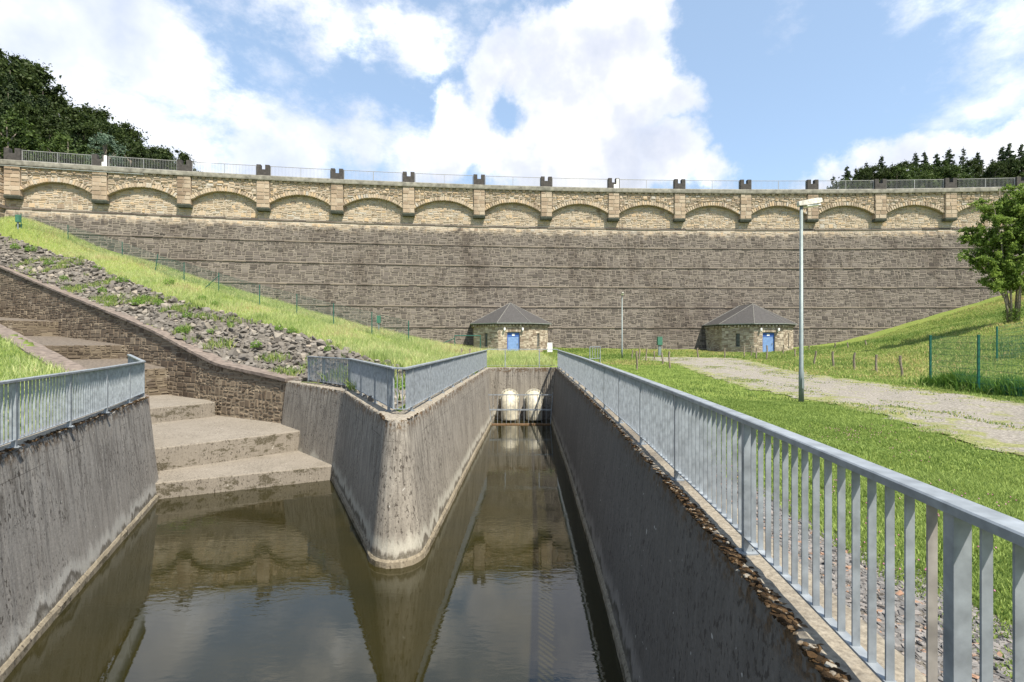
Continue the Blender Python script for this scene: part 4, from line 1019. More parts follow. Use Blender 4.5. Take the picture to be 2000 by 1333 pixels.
# small steel gate
x, y, z = 4.95, 30.5, float(hz(4.95, 30.5)[0])
t = thing('steel_gate', (x, y, z), 'small galvanised tubular gate frame in the grass beyond the right railing', 'gate', None, R(55))
mb = MB()
for zz in (1.05, .35): mb.tube([(-.7, 0, zz), (.7, 0, zz)], .024, 8)
for xx in (-.7, .7): mb.tube([(xx, 0, -.1), (xx, 0, 1.05)], .028, 8)
mb.build('gate_frame', M['galv'], t)
for xx in (-.35, 0, .35):
    mb = MB(); mb.tube([(xx, 0, .35), (xx, 0, 1.05)], .018, 6); mb.build('bar', M['galv'], t)

# green box on a stand, white cabinet
x, y = 12.4, 43.0; z = float(hz(x, y)[0])
t = thing('meter_stand', (x, y, z), 'green meter box on a pale pole before the dam, right of the far lamp', 'meter box')
mb = MB(); mb.box(-.12, .12, -.08, .08, 0, .95); mb.build('stand', M['lamp'], t, False, .01)
mb = MB(); mb.box(-.2, .2, -.16, .16, .95, 1.6); bx = mb.build('box', M['greenbox'], t, False, .03)
mb = MB(); mb.box(-.21, .21, -.17, .17, 1.6, 1.66); mb.build('lid', M['greenbox'], bx, False, .01)
x, y = 3.55, 48.2; z = float(hz(x, y)[0])
t = thing('electric_cabinet', (x, y, z), 'white electric cabinet at the right corner of the left gatehouse', 'cabinet')
mb = MB(); mb.box(-.24, .24, -.16, .16, 0, .95); mb.build('cabinet_body', M['white'], t, False, .02)
mb = MB(); mb.box(-.26, .26, -.18, .18, .95, 1.0); mb.build('cabinet_lid', M['white'], t, False, .01)
mb = MB(); mb.box(-.2, .2, -.172, -.162, .1, .9); mb.build('cabinet_door', M['white'], t)
# green box on the fence at far left, green notice on the slope
x, y = -8.85, 34.0; z = float(hz(x, y)[0])
t = thing('meter_stand', (x, y, z), 'small green box on a short pole half hidden by the left slope', 'meter box')
mb = MB(); mb.tube([(0, 0, -.2), (0, 0, .75)], .05, 8); mb.build('stand', M['lamp'], t)
mb = MB(); mb.box(-.12, .12, -.1, .1, .65, 1.15); mb.build('box', M['greenbox'], t, False, .02)
x, y, z = onground(35, 447, 30); 
t = thing('meter_stand', (x, y, z), 'green box on a pole at the far left end of the slope fence', 'meter box')
mb = MB(); mb.tube([(0, 0, -.2), (0, 0, 1.0)], .06, 8); mb.build('stand', M['lamp'], t)
mb = MB(); mb.box(-.15, .15, -.12, .12, .55, 1.2); mb.build('box', M['greenbox'], t, False, .02)

# ------------------------------------------------------------------ green mesh fences
def mesh_fence(pts, H, label, name='mesh_fence', post_r=.03, dx=.05, dz=.2, wr=.0022, hw=.0045, square=True, diag=False, lean=None):
    """pts: posts (x,y,z)"""
    org = Vector(pts[0]); t = thing(name, org, label, 'fence')
    P = [Vector(p) - org for p in pts]
    for i, p in enumerate(P):
        mb = MB(); l = lean[i] if lean else 0
        if square: mb.box(p.x - post_r, p.x + post_r, p.y - post_r * .7, p.y + post_r * .7, p.z - .2, p.z + H + .04)
        else: mb.tube([(p.x, p.y, p.z - .2), (p.x + l, p.y, p.z + H + .04)], post_r, 8)
        q = mb.build('post', M['green'], t)
    for a, b in zip(P[:-1], P[1:]):
        mb = MB(); d = b - a; L = Vector((d.x, d.y, 0)).length; n = int(L / dx)
        if not diag:
            for k in range(1, n):
                p = a + d * (k / n); mb.bar(p + Vector((0, 0, .06)), p + Vector((0, 0, H)), wr * 2, wr * 2, up=Vector((0, 1, 0)))
            m = int(H / dz)
            for k in range(m + 1):
                zz = .06 + (H - .06) * k / m; mb.bar(a + Vector((0, 0, zz)), b + Vector((0, 0, zz)), hw * 2, hw * 2)
        else:
            for k in range(-int(H / dx), n):        # chain link: two crossing sets of wires
                for sgn in (1, -1):
                    u0_, z0_, u1_, z1_ = k * dx, (0 if sgn > 0 else H), k * dx + H, (H if sgn > 0 else 0)
                    if u0_ < 0: z0_ += sgn * (-u0_); u0_ = 0
                    if u1_ > L: z1_ -= sgn * (u1_ - L); u1_ = L
                    if u1_ - u0_ < .02: continue
                    p = a + d * (u0_ / L) + Vector((0, 0, z0_)); q = a + d * (u1_ / L) + Vector((0, 0, z1_))
                    mb.bar(p, q, wr * 2, wr * 2)
            for zz in (.03, H * .5, H): mb.bar(a + Vector((0, 0, zz)), b + Vector((0, 0, zz)), hw * 2, hw * 2)
        mb.build('mesh_panel', M['green'], t)
    return t
gz = lambda x, y, d=0: (x, y, float(hz(x, y)[0]) + d)
mesh_fence([gz(14.3, 17.5), gz(13.85, 15.2), gz(13.4, 12.9), gz(13.0, 10.6)], 1.66, 'near green mesh panel fence at the right, beside the gravel path')
mesh_fence([gz(23.2, 24.5), gz(25.6, 24.4), gz(28.0, 24.3)], 1.66, 'far green mesh fence with a single post on the slope at right')
sp = [(0,466),(38,449),(44,447),(130,470),(236,505),(300,530),(357,550),(425,572),(505,597),(578,615),(650,636),(725,655),(797,672)]
pts = []
for px, py in sp[1:]:
    if px == 44: continue
    x, y, z = onground(px, py, 25)
    pts.append((x, y + .15, z - .05))
lean = [0, 0, 0, .25, 0, 0, 0, 0, 0, 0, 0, 0]
mesh_fence(pts, 1.45, 'long dark green chain-link fence along the crest of the left grass slope', 'chain_link_fence', .03, .14, .3, .0022, .004, False, True, lean)
a = onground(425, 572, 25)
t = thing('fence_strut', (a[0], a[1], a[2]), 'diagonal green bracing strut at the slope fence', 'strut')
mb = MB(); mb.tube([(0, .1, 1.2), (-1.15, .0, .1)], .025, 8); mb.build('strut', M['green'], t)
x, y = -3.3, 38.0; z = float(hz(x, y)[0])
t = thing('gate_frame', (x - .0, y, z), 'open green tubular gate frame left of the left gatehouse', 'gate')
mb = MB(); mb.tube([(-.95, 0, -.1), (-.95, 0, 1.15), (.95, 0, 1.15), (.95, 0, -.1)], .045, 8); mb.build('frame', M['green'], t)
mb = MB(); mb.tube([(-1.0, 0, .95), (-2.9, -.1, .1)], .03, 8); mb.build('brace', M['green'], t)

# ------------------------------------------------------------------ gravel path
PA = [(2000,905),(1900,872),(1800,843),(1700,812),(1600,787),(1540,775),(1470,762),(1400,742),(1350,724),(1318,712),(1290,707),(1250,705.5)]
PB = [(1250,698.5),(1320,698),(1400,699),(1440,701),(1500,713),(1560,728),(1620,738),(1700,748),(1760,756),(1850,768),(1930,778),(2000,788)]
pa = [onground(*p)[:2] for p in PA]; pb = [onground(*p)[:2] for p in PB]
PATHP = [(6.4, 0), (6.2, 4)] + [tuple(p) for p in pa] + [tuple(p) for p in pb] + [(12.2, 9), (12, 0)]
def build_path():
    xs = np.arange(5, 20, .09); ys = np.arange(0, 48, .09); X, Y = np.meshgrid(xs, ys)
    wob = .22
    Xw = X + wob * (np.sin(Y * 2.3 + 1) * .5 + np.sin(Y * 5.1 + X) * .35 + np.sin(Y * 11 + X * 3) * .25); Yw = Y + wob * np.sin(X * 2.7 + Y * .6) * .6
    ins = inpoly(Xw, Yw, PATHP); keep = ins[:-1, :-1] & ins[1:, 1:] & ins[1:, :-1] & ins[:-1, 1:]
    nx = len(xs); idx = np.arange(X.size).reshape(X.shape)
    F = np.stack([idx[:-1, :-1], idx[:-1, 1:], idx[1:, 1:], idx[1:, :-1]], -1)[keep]
    rough = (np.sin(X * 1.7 + Y * .9) * np.sin(Y * 1.3 - X * .4) * .02 + np.sin(X * 4.1 + 1) * np.sin(Y * 3.7) * .012) * 2
    Z = hz(X, Y) + rough + .02
    # tone: closeness to the edge / centre strip for sparse grass
    used = np.unique(F); remap = -np.ones(X.size, int); remap[used] = np.arange(len(used))
    V = np.stack([X, Y, Z], -1).reshape(-1, 3)[used]
    C = np.array(PATHP); d = np.full(len(V), 9.)
    for i in range(2, len(C) - 3):
        a, b = C[i], C[i+1]; ab = b - a; tt_ = np.clip(((V[:, :2] - a) @ ab) / (ab @ ab + 1e-9), 0, 1); d = np.minimum(d, np.hypot(*(V[:, :2] - a - tt_[:, None] * ab).T))
    tone = np.clip(1 - d / 1.4, 0, 1)
    me = np_mesh('path', V, remap[F], tone, True, M['path']); tag(link('path', me), kind='structure')
build_path()

# ------------------------------------------------------------------ grass
def blades(x, y, z, h, w, lean=.5, tone=None):
    n = len(x); a = RNG.uniform(0, 2*np.pi, n); l = RNG.uniform(0, lean, n) * h; b = RNG.uniform(0, 2*np.pi, n)
    dx, dy_ = np.cos(a) * w / 2, np.sin(a) * w / 2
    P0 = np.stack([x - dx, y - dy_, z - .01], -1); P1 = np.stack([x + dx, y + dy_, z - .01], -1)
    mx, my = np.cos(b) * l * .35, np.sin(b) * l * .35
    P2 = np.stack([x + dx * .8 + mx, y + dy_ * .8 + my, z + h * .55], -1); P3 = np.stack([x - dx * .8 + mx, y - dy_ * .8 + my, z + h * .55], -1)
    P4 = np.stack([x + np.cos(b) * l, y + np.sin(b) * l, z + h], -1)
    V = np.stack([P0, P1, P2, P3, P4], 1); k = np.arange(n)[:, None] * 5
    F = np.concatenate([k + [[0, 1, 2]], k + [[0, 2, 3]], k + [[3, 2, 4]]], 0)
    tn = RNG.random(n) if tone is None else tone
    return V.reshape(-1, 3), F, np.repeat(tn, 5)
_H = np.random.default_rng(3).random((256, 256))
def vnoise(x, y):
    xi = np.floor(x).astype(int); yi = np.floor(y).astype(int); fx = x - xi; fy = y - yi; fx = fx*fx*(3-2*fx); fy = fy*fy*(3-2*fy)
    g = lambda a, b: _H[a % 256, b % 256]
    return (g(xi, yi)*(1-fx)*(1-fy) + g(xi+1, yi)*fx*(1-fy) + g(xi, yi+1)*(1-fx)*fy + g(xi+1, yi+1)*fx*fy)
def patchy(x, y, s=1.0):
    x = np.asarray(x) * s; y = np.asarray(y) * s
    return ((vnoise(x*.6, y*.6) + .6*vnoise(x*1.7+9, y*1.7) + .35*vnoise(x*4.3, y*4.3+5)) / 1.95 - .5) * 3.2
def rough_z(x, y):
    r = np.sin(x * 1.7 + y * .9) * np.sin(y * 1.3 - x * .4) * .02 + np.sin(x * 4.1 + 1) * np.sin(y * 3.7) * .012
    near = (y < 28.5) & (x > -12) & (x < 3.2); return hz(x, y) + np.where(near, r * .3, r * 2)
def scatter(n, x0, x1, y0, y1, test): 
    x = RNG.uniform(x0, x1, n); y = RNG.uniform(y0, y1, n); k = test(x, y); return x[k], y[k]
VIS = lambda x, y: (np.abs(x) < y * 1.06 + 1.5)
GUT = lambda x, y: x > np.interp(y, RIGHT_EDGE[:, 1], RIGHT_EDGE[:, 0])
notpath = lambda x, y: ~inpoly(x + RNG.normal(0, .22, x.shape), y + RNG.normal(0, .22, x.shape), PATHP)
parts = []
edge = lambda y: np.interp(y, RIGHT_EDGE[:, 1], RIGHT_EDGE[:, 0])
def lawn(n, y0, y1, x1, h, w, strip):
    x, y = scatter(n, 1.3, x1, y0, y1, lambda x, y: (x > edge(y) + strip) & VIS(x, y) & notpath(x, y))
    k = RNG.random(len(x)) < np.clip((x - edge(y) - strip) * 2.2 + .12 + .5 * patchy(x, y, 3), 0, 1); x, y = x[k], y[k]
    p = patchy(x, y, 1.2)
    parts.append(blades(x, y, rough_z(x, y), h * RNG.uniform(.5, 1.3, len(x)) * np.clip(1 + .6 * p, .35, 2.2), w * RNG.uniform(.6, 1.4, len(x)), .9, np.clip(RNG.random(len(x)) * .7 + .25 + .25 * p, 0, 1)))
lawn(260000, 1.0, 6.0, 7.0, .045, .010, .85)
lawn(210000, 5.5, 13, 12, .045, .015, .75)
lawn(170000, 12.5, 36, 30, .06, .026, .55)
V = np.concatenate([p[0] for p in parts]); off = np.cumsum([0] + [len(p[0]) for p in parts])[:-1]
F = np.concatenate([p[1] + o for p, o in zip(parts, off)]); tn = np.concatenate([p[2] for p in parts])
tag(link('lawn_grass', np_mesh('lawn_grass', V, F, tn, False, M['lawn'])), 'short green lawn grass between right railing and gravel path', 'grass', kind='stuff')
x, y = scatter(260000, 5, 18, 3, 40, lambda x, y: inpoly(x, y, PATHP) & VIS(x, y) & (patchy(x, y * .45, 1.3) + .5 * patchy(x, y, 3) + RNG.normal(0, .35, x.shape) > .95))
Vp, Fp, Tp = blades(x, y, rough_z(x, y) + .02, RNG.uniform(.015, .05, len(x)), RNG.uniform(.012, .03, len(x)), 1.2)
tag(link('path_tufts', np_mesh('path_tufts', Vp, Fp, Tp, False, M['field'])), 'low grass tufts breaking through the gravel path', 'grass', kind='stuff')
ft = RNG.random(9000); fx = 14.35 - .9 * ft * .75 + RNG.normal(0, .16, 9000); fy = 17.6 - 7.2 * ft + RNG.normal(0, .12, 9000)
Vp, Fp, Tp = blades(fx, fy, rough_z(fx, fy), RNG.uniform(.08, .4, 9000) * np.clip(1 + patchy(fx, fy, 2), .2, 2), RNG.uniform(.015, .04, 9000), .7, RNG.uniform(0, .35, 9000))
tag(link('fence_weeds', np_mesh('fence_weeds', Vp, Fp, Tp, False, M['weed'])), 'darker weeds along the foot of the near green fence', 'weeds', kind='stuff')
# clover heads
x, y = scatter(1500, 2.3, 8, 1.5, 9, lambda x, y: (x > edge(y) + .9) & notpath(x, y) & (patchy(x, y, 1.5) > .1))
mbv = []; 
z = rough_z(x, y) + RNG.uniform(.05, .09, len(x)); r = .008
oc = np.array([(1,0,0),(-1,0,0),(0,1,0),(0,-1,0),(0,0,1),(0,0,-1)]) * r; of = np.array([(0,2,4),(2,1,4),(1,3,4),(3,0,4),(2,0,5),(1,2,5),(3,1,5),(0,3,5)])
V = (np.stack([x, y, z], -1)[:, None, :] + oc[None]).reshape(-1, 3); F = (np.arange(len(x))[:, None, None] * 6 + of[None]).reshape(-1, 3)
tag(link('clover_flowers', np_mesh('clover_flowers', V, F, np.repeat(RNG.random(len(x)), 6), True, M['flower'])), 'pink clover heads scattered in the lawn by the near railing', 'flowers', kind='stuff')

# meadow on the right hill and field
x, y = scatter(230000, 3, 62, 13, 55, lambda x, y: VIS(x, y) & notpath(x, y) & (y < 54.2) & ((x > 13.5) | (y > 30)))
p = patchy(x, y, .45)
Vm, Fm, Tm = blades(x, y, rough_z(x, y), RNG.uniform(.07, .2, len(x)) * np.clip(1 + .7 * p, .3, 2), RNG.uniform(.03, .06, len(x)), 1.0, np.clip(.5 + .4 * patchy(x, y, .22) + RNG.normal(0, .2, len(x)), 0, 1))
tag(link('meadow_grass', np_mesh('meadow_grass', Vm, Fm, Tm, False, M['field'])), 'green meadow grass on the right slope and field before the dam', 'grass', kind='stuff')

# tall pale grass on left slope
def slope_ok(x, y): return ~inpoly(x, y, RUBBLE) & ~inpoly(x, y, CUT) & VIS(x, y) & (y < 50)
wallr_y = lambda x: np.interp(-x, [-w[0] for w in WALL_R], [w[1] for w in WALL_R])
def wedgefar(x, y):
    d = np.full(x.shape, 9.)
    for q in WEDGE[::16]: d = np.minimum(d, np.hypot(x - q[0], y - q[1]))
    return d > .75
x, y = scatter(480000, -48, 2.4, 11, 49, lambda x, y: slope_ok(x, y) & wedgefar(x, y) & (y > np.where(x < -8.4, wallr_y(x) + .6, 0)) & ((x < -1.7) | (y > 28.2)) )
p = patchy(x, y, .8)
Vm, Fm, Tm = blades(x, y, rough_z(x, y), RNG.uniform(.12, .36, len(x)) * np.clip(1 + .6 * p, .3, 2), RNG.uniform(.008, .022, len(x)), .9, np.clip(.62 + .28 * patchy(x, y, .5) + RNG.normal(0, .22, len(x)), 0, 1))
tag(link('slope_grass', np_mesh('slope_grass', Vm, Fm, Tm, False, M['meadow'])), 'long pale yellow-green grass covering the left slope above the rubble', 'grass', kind='stuff')
x, y = scatter(260000, -48, -2, 10, 49, lambda x, y: inpoly(x, y, RUBBLE) & VIS(x, y) & (patchy(x, y, 1.1) + .35 * patchy(x, y, .25) > .42))
Vm, Fm, Tm = blades(x, y, hz(x, y) + .12, RNG.uniform(.12, .38, len(x)), RNG.uniform(.018, .045, len(x)), 1.1, np.clip(RNG.uniform(.0, .75, len(x)), 0, 1))
tag(link('rubble_weeds', np_mesh('rubble_weeds', Vm, Fm, Tm, False, M['field'])), 'thin weeds and grass growing between the rubble rocks', 'weeds', kind='stuff')
# grass bank far left
wl_y = lambda x: np.interp(-x, [-w[0] for w in WALL_L], [w[1] for w in WALL_L])
x, y = scatter(150000, -38, -7.2, 5, 32, lambda x, y: ~inpoly(x, y, CUT) & VIS(x, y) & (y < np.where(x < -9.8, wl_y(x) - .85, 60)) & (x < np.interp(y, [6.86, 13.8], [-7.3, -10.25])))
p = patchy(x, y, .9)
Vm, Fm, Tm = blades(x, y, rough_z(x, y), RNG.uniform(.08, .28, len(x)) * np.clip(1 + .6 * p, .3, 2), RNG.uniform(.012, .026, len(x)), .8, np.clip(.4 + .3 * p + RNG.uniform(-.35, .35, len(x)), 0, 1))
tag(link('bank_grass', np_mesh('bank_grass', Vm, Fm, Tm, False, M['meadow'])), 'rough grass bank behind the left railing', 'grass', kind='stuff')

# ------------------------------------------------------------------ rocks
def rock_mesh(k):
    rg = np.random.default_rng(100 + k); import bmesh
    bm = bmesh.new()
    for _ in range(16):
        v = rg.normal(0, 1, 3); v /= np.linalg.norm(v); v *= np.array([.5, .38, .27]) * rg.uniform(.85, 1.1); bm.verts.new(v)
    res = bmesh.ops.convex_hull(bm, input=bm.verts)
    bmesh.ops.delete(bm, geom=[g for g in res['geom_interior'] if isinstance(g, bmesh.types.BMVert)], context='VERTS')
    bmesh.ops.recalc_face_normals(bm, faces=bm.faces)
    me = bpy.data.meshes.new('rock'); bm.to_mesh(me); bm.free()
    a = me.attributes.new('tone', 'FLOAT', 'POINT'); a.data.foreach_set('value', np.full(len(me.vertices), rg.uniform(0, 1), dtype=np.float32))
    me.materials.append(M['rock']); return me
RM = [rock_mesh(k) for k in range(14)]
def rocks():
    rb = np.array(RUBBLE); pts = []
    x, y = scatter(60000, -50, -2, 10.5, 50, lambda x, y: inpoly(x, y, RUBBLE))
    cell = {}
    for a, b in zip(x, y):
        dist = math.hypot(a, b); s = random.choice((.17, .22, .27, .32, .38, .5)) * (.85 if dist < 24 else 1.1)
        key = (int(a / .7), int(b / .7)); ok = True
        for i in (-1, 0, 1):
            for j in (-1, 0, 1):
                for (c, d, r) in cell.get((key[0] + i, key[1] + j), ()):
                    if (a - c) ** 2 + (b - d) ** 2 < ((s + r) * .36) ** 2: ok = False; break
                if not ok: break
            if not ok: break
        if ok: cell.setdefault(key, []).append((a, b, s)); pts.append((a, b, s))
    pts.sort(key=lambda p: -(p[2] / math.hypot(p[0], p[1])))
    P = np.array(pts); Z = hz(P[:, 0], P[:, 1])
    Vs, Fs, Ts = [], [], []; nv = 0
    data = [(np.array([v.co[:] for v in m.vertices]), [tuple(p.vertices) for p in m.polygons], m.attributes['tone'].data[0].value) for m in RM]
    for i, (a, b, s) in enumerate(pts):
        rot = Matrix.Rotation(random.uniform(0, 6.3), 3, 'Z') @ Matrix.Rotation(random.gauss(0, .5), 3, 'X') @ Matrix.Rotation(random.gauss(0, .5), 3, 'Y')
        k = random.randrange(14); sc = s * random.uniform(.9, 1.35); zz = Z[i] + s * .16
        if i < 300:
            o = link('rubble_rock', RM[k], None, (a, b, zz)); o.rotation_euler = rot.to_euler(); o.scale = (sc, sc, sc)
            tag(o, 'angular grey rubble rock in the rock bank on the left slope', 'rock', 'rubble rocks on the left bank')
        else:
            v, f, tn_ = data[k]; v2 = (v * sc) @ np.array(rot).T + np.array([a, b, zz]); Vs.append(v2); Fs += [tuple(q + nv for q in g) for g in f]; Ts.append(np.full(len(v), min(1, max(0, tn_ + random.uniform(-.3, .3))))); nv += len(v)
    me = bpy.data.meshes.new('rubble_rocks'); me.from_pydata(np.concatenate(Vs).tolist(), [], Fs)
    at = me.attributes.new('tone', 'FLOAT', 'POINT'); at.data.foreach_set('value', np.concatenate(Ts).astype(np.float32)); me.materials.append(M['rock'])
    tag(link('rubble_rocks', me), 'rest of the grey rubble bank on the left slope', 'rocks', 'rubble rocks on the left bank', 'stuff'); print('rocks', len(pts))
rocks()

# slate chips beside the railing
x, y = scatter(75000, 1.4, 3.6, .8, 10, lambda x, y: (x > edge(y) + .40) & (x < edge(y) + 1.2 + .2 * patchy(x, y, 2)) & VIS(x, y))
n = len(x); s = RNG.uniform(.007, .022, n) * RNG.choice([.8, 1, 1.5], n); th = RNG.uniform(0, 6.28, n)
base = np.array([(-1,-.6,0),(.7,-.8,0),(1,.5,0),(-.5,.8,0),(-.8,-.5,.35),(.6,-.6,.35),(.8,.4,.35),(-.4,.6,.35)]); fq = np.array([(4,5,6,7),(0,1,5,4),(1,2,6,5),(2,3,7,6),(3,0,4,7)])
B = base[None] * s[:, None, None] * RNG.uniform(.7, 1.3, (n, 8, 1)); c, sn = np.cos(th)[:, None], np.sin(th)[:, None]
V = np.stack([B[..., 0] * c - B[..., 1] * sn, B[..., 0] * sn + B[..., 1] * c, B[..., 2] + B[..., 0] * RNG.normal(0, .25, (n, 1))], -1) + np.stack([x, y, rough_z(x, y) + .004], -1)[:, None]
F = (np.arange(n)[:, None, None] * 8 + fq[None]).reshape(-1, 4)
tag(link('slate_chips', np_mesh('slate_chips', V.reshape(-1, 3), F, np.repeat(RNG.random(n), 8), False, M['chips'])), 'grey and rust-red slate chips beside the near railing', 'gravel', kind='stuff')
xs = np.arange(0, 1.0, .1); ys = np.arange(-2, 10, .2); Xg, Yg = np.meshgrid(xs, ys); Xg = Xg * 1.0 + edge(Yg) + .36
idx = np.arange(Xg.size).reshape(Xg.shape); F = np.stack([idx[:-1, :-1], idx[:-1, 1:], idx[1:, 1:], idx[1:, :-1]], -1).reshape(-1, 4)
tag(link('gravel_strip', np_mesh('gravel_strip', np.stack([Xg, Yg, rough_z(Xg, Yg) + .006], -1).reshape(-1, 3), F, None, True, M['soil'])), kind='structure')

# crumbling moss on the near wall edges
def moss(edgeP, y0, y1, n, label, side, spread=.05):
    k = (edgeP[:, 1] > y0) & (edgeP[:, 1] < y1); E = edgeP[k]; Vs, Fs, Ts = [], [], []; nv = 0
    for i in range(n):
        q = E[random.randrange(len(E))]; yy = q[1] + random.uniform(-.07, .07); u = math.sin(yy * 9) + math.sin(yy * 23 + 1) + random.uniform(-1, 1)
        if u < -.6: continue
        data = RM[i % 14]; v = np.array([w.co[:] for w in data.vertices]) * np.array([random.uniform(.03, .07), random.uniform(.03, .08), random.uniform(.025, .05)])
        a = random.uniform(0, 6); c, s = math.cos(a), math.sin(a); v = np.stack([v[:, 0] * c - v[:, 1] * s, v[:, 0] * s + v[:, 1] * c, v[:, 2]], -1)
        v += np.array([q[0] + side * random.uniform(-.015, spread), yy, q[2] + random.uniform(-.02, .004)])
        Vs.append(v); Fs += [tuple(w + nv for w in p.vertices) for p in data.polygons]; nv += len(v)
        Ts.append(np.full(len(v), random.random() ** 1.5))
    me = bpy.data.meshes.new('moss'); me.from_pydata(np.concatenate(Vs).tolist(), [], Fs)
    at = me.attributes.new('tone', 'FLOAT', 'POINT'); at.data.foreach_set('value', np.concatenate(Ts).astype(np.float32)); me.materials.append(M['moss'])
    tag(link('moss', me), label, 'moss', kind='stuff')
moss(dense(RIGHT_EDGE, .05), 1.2, 5.5, 3000, 'brown crumbly moss along the near edge of the right channel wall', 1, .07)
moss(dense(RIGHT_EDGE, .05), 5.5, 16, 600, 'thin moss further along the right channel wall edge', 1, .05)
moss(dense(LEFT_EDGE, .05), 5.5, 13.7, 1300, 'brown moss along the top edge of the left basin wall', -1, .06)
kk = WEDGE[:, 1] < 13
moss(dense(WEDGE[kk], .05), 9.9, 10.6, 90, 'rusty moss on the rounded nose of the dividing wall', 0, .05)

# ------------------------------------------------------------------ weeds in the rubble
def weed_mesh(k):
    rg = np.random.default_rng(k + 50); n = 260; a = rg.uniform(0, 6.28, n); r = np.sqrt(rg.random(n)) * .28; z = rg.uniform(.02, .42, n) * (1.1 - r * 2)
    c = np.stack([r * np.cos(a), r * np.sin(a), z], -1); u = rg.normal(0, 1, (n, 3)); u /= np.linalg.norm(u, axis=1)[:, None]; w = np.cross(u, rg.normal(0, 1, (n, 3))); w /= np.linalg.norm(w, axis=1)[:, None]
    s = rg.uniform(.03, .06, n)[:, None]; V = np.stack([c - u * s, c + w * s * .4, c + u * s, c - w * s * .4], 1).reshape(-1, 3)
    return np_mesh('weed', V, np.arange(n * 4).reshape(n, 4), np.repeat(rg.random(n), 4), False, M['weed'])
ORDW = ['first', 'second', 'third', 'fourth', 'fifth', 'sixth', 'seventh', 'eighth', 'ninth', 'tenth', 'eleventh', 'twelfth', 'thirteenth', 'fourteenth', 'fifteenth', 'sixteenth', 'seventeenth', 'eighteenth', 'nineteenth', 'twentieth', 'twenty-first', 'twenty-second', 'twenty-third', 'twenty-fourth']
WD = [weed_mesh(k) for k in range(4)]
wd = [(95,520),(190,530),(125,550),(200,575),(215,590),(240,555),(285,590),(365,625),(410,655),(420,600),(450,640),(500,685),(330,560),(355,655),(570,655),(395,590),(270,600),(60,495),(545,650),(640,690),(30,490),(310,600),(780,770)]
for i, (px, py) in enumerate(wd):
    x, y, z = onground(px, py); o = link('weed', WD[i % 4], None, (x, y, z + .1)); s = random.uniform(.6, 1.15) * (y / 28 if y > 20 else .8); o.scale = (s, s, s); o.rotation_euler = (0, 0, random.uniform(0, 6))
    tag(o, 'green weed clump in the rubble rocks, %s from the left' % ORDW[sorted(q[0] * 1000 + q[1] for q in wd).index(px * 1000 + py)], 'plant', 'weeds in the rubble bank')

# ------------------------------------------------------------------ hills behind the dam
def hill_z(x, y):
    l = np.clip((-x - 34) / 60, 0, 1.6); r = np.clip((x - 50) / 90, 0, 1.5)
    return 13 + 15 * l ** 1.05 * np.clip((y - 54) / 14, 0, 1.2) + (9 + 9 * r) * np.clip((x - 30) / 50, 0, 1) * np.clip((y - 70) / 35, 0, 1)
xs = np.arange(-220, 260, 5.); ys = np.arange(61.5, 260, 4.); X, Y = np.meshgrid(xs, ys); Z = hill_z(X, Y) + 1.2 * patchy(X, Y, .1)
idx = np.arange(X.size).reshape(X.shape); F = np.stack([idx[:-1, :-1], idx[:-1, 1:], idx[1:, 1:], idx[1:, :-1]], -1).reshape(-1, 4)
tag(link('hills', np_mesh('hills', np.stack([X, Y, Z], -1).reshape(-1, 3), F, None, True, M['forest'])), kind='structure')

# ------------------------------------------------------------------ trees
def leafcloud(C, size, rg, tone, flat=0.0):
    n = len(C); u = rg.normal(0, 1, (n, 3)); u /= np.linalg.norm(u, axis=1)[:, None]; w = np.cross(u, rg.normal(0, 1, (n, 3))); w /= np.linalg.norm(w, axis=1)[:, None]
    s = (size * rg.uniform(.6, 1.4, n))[:, None]
    V = np.stack([C - u * s, C + w * s * .55, C + u * s, C - w * s * .55], 1).reshape(-1, 3)
    return V, np.arange(n * 4).reshape(n, 4), np.repeat(tone, 4)
def crown_pts(centres, radii, per, rg, squash=.8):
    C, T = [], []
    for c, r in zip(centres, radii):
        n = int(per * r * r); d = rg.normal(0, 1, (n, 3)); d /= np.linalg.norm(d, axis=1)[:, None]
        rr_ = r * np.abs(rg.normal(0, .62, n))[:, None]; p = d * rr_ * np.array([1, 1, squash]); C.append(p + np.array(c)); T.append(np.clip(rg.normal(.5, .22, n) + rg.uniform(-.22, .22), 0, 1))
    return np.concatenate(C), np.concatenate(T)
def broadleaf(k, H=15, Rr=4.2, leaf=.2, per=230, nb=75, mat='leafdark'):
    rg = np.random.default_rng(k); cs, rs = [], []
    for i in range(nb):
        t_ = rg.uniform(.0, 1); z = H * (.22 + .74 * t_); rad = Rr * math.sqrt(max(.03, 1 - (abs(t_ - .34) / .68) ** 2)); a = rg.uniform(0, 6.28); q = rad * math.sqrt(rg.uniform(.15, 1)) * .85
        cs.append((q * math.cos(a) + rg.normal(0, .25), q * math.sin(a) + rg.normal(0, .25), z)); rs.append(rg.uniform(.45, 1.25) * Rr / 4.2)
    C, T = crown_pts(cs, rs, per, rg); V, F, tn_ = leafcloud(C, leaf, rg, T)
    cm = np_mesh('crown', V, F, tn_, False, M[mat])
    mb = MB(); mb.tube([(0, 0, -1), (.1, 0, H * .3), (.2, .1, H * .6), (.1, .1, H * .9)], [.28, .2, .12, .03], 8)
    for c in cs[:12]: z0 = max(H * .2, c[2] - 2.5); mb.tube([(.1, 0, z0), (c[0] * .5, c[1] * .5, (z0 + c[2]) / 2), c], [.09, .06, .02], 5)
    o = mb.build('trunk', M['barkw']); tm = o.data; COL.objects.unlink(o); bpy.data.objects.remove(o); return cm, tm
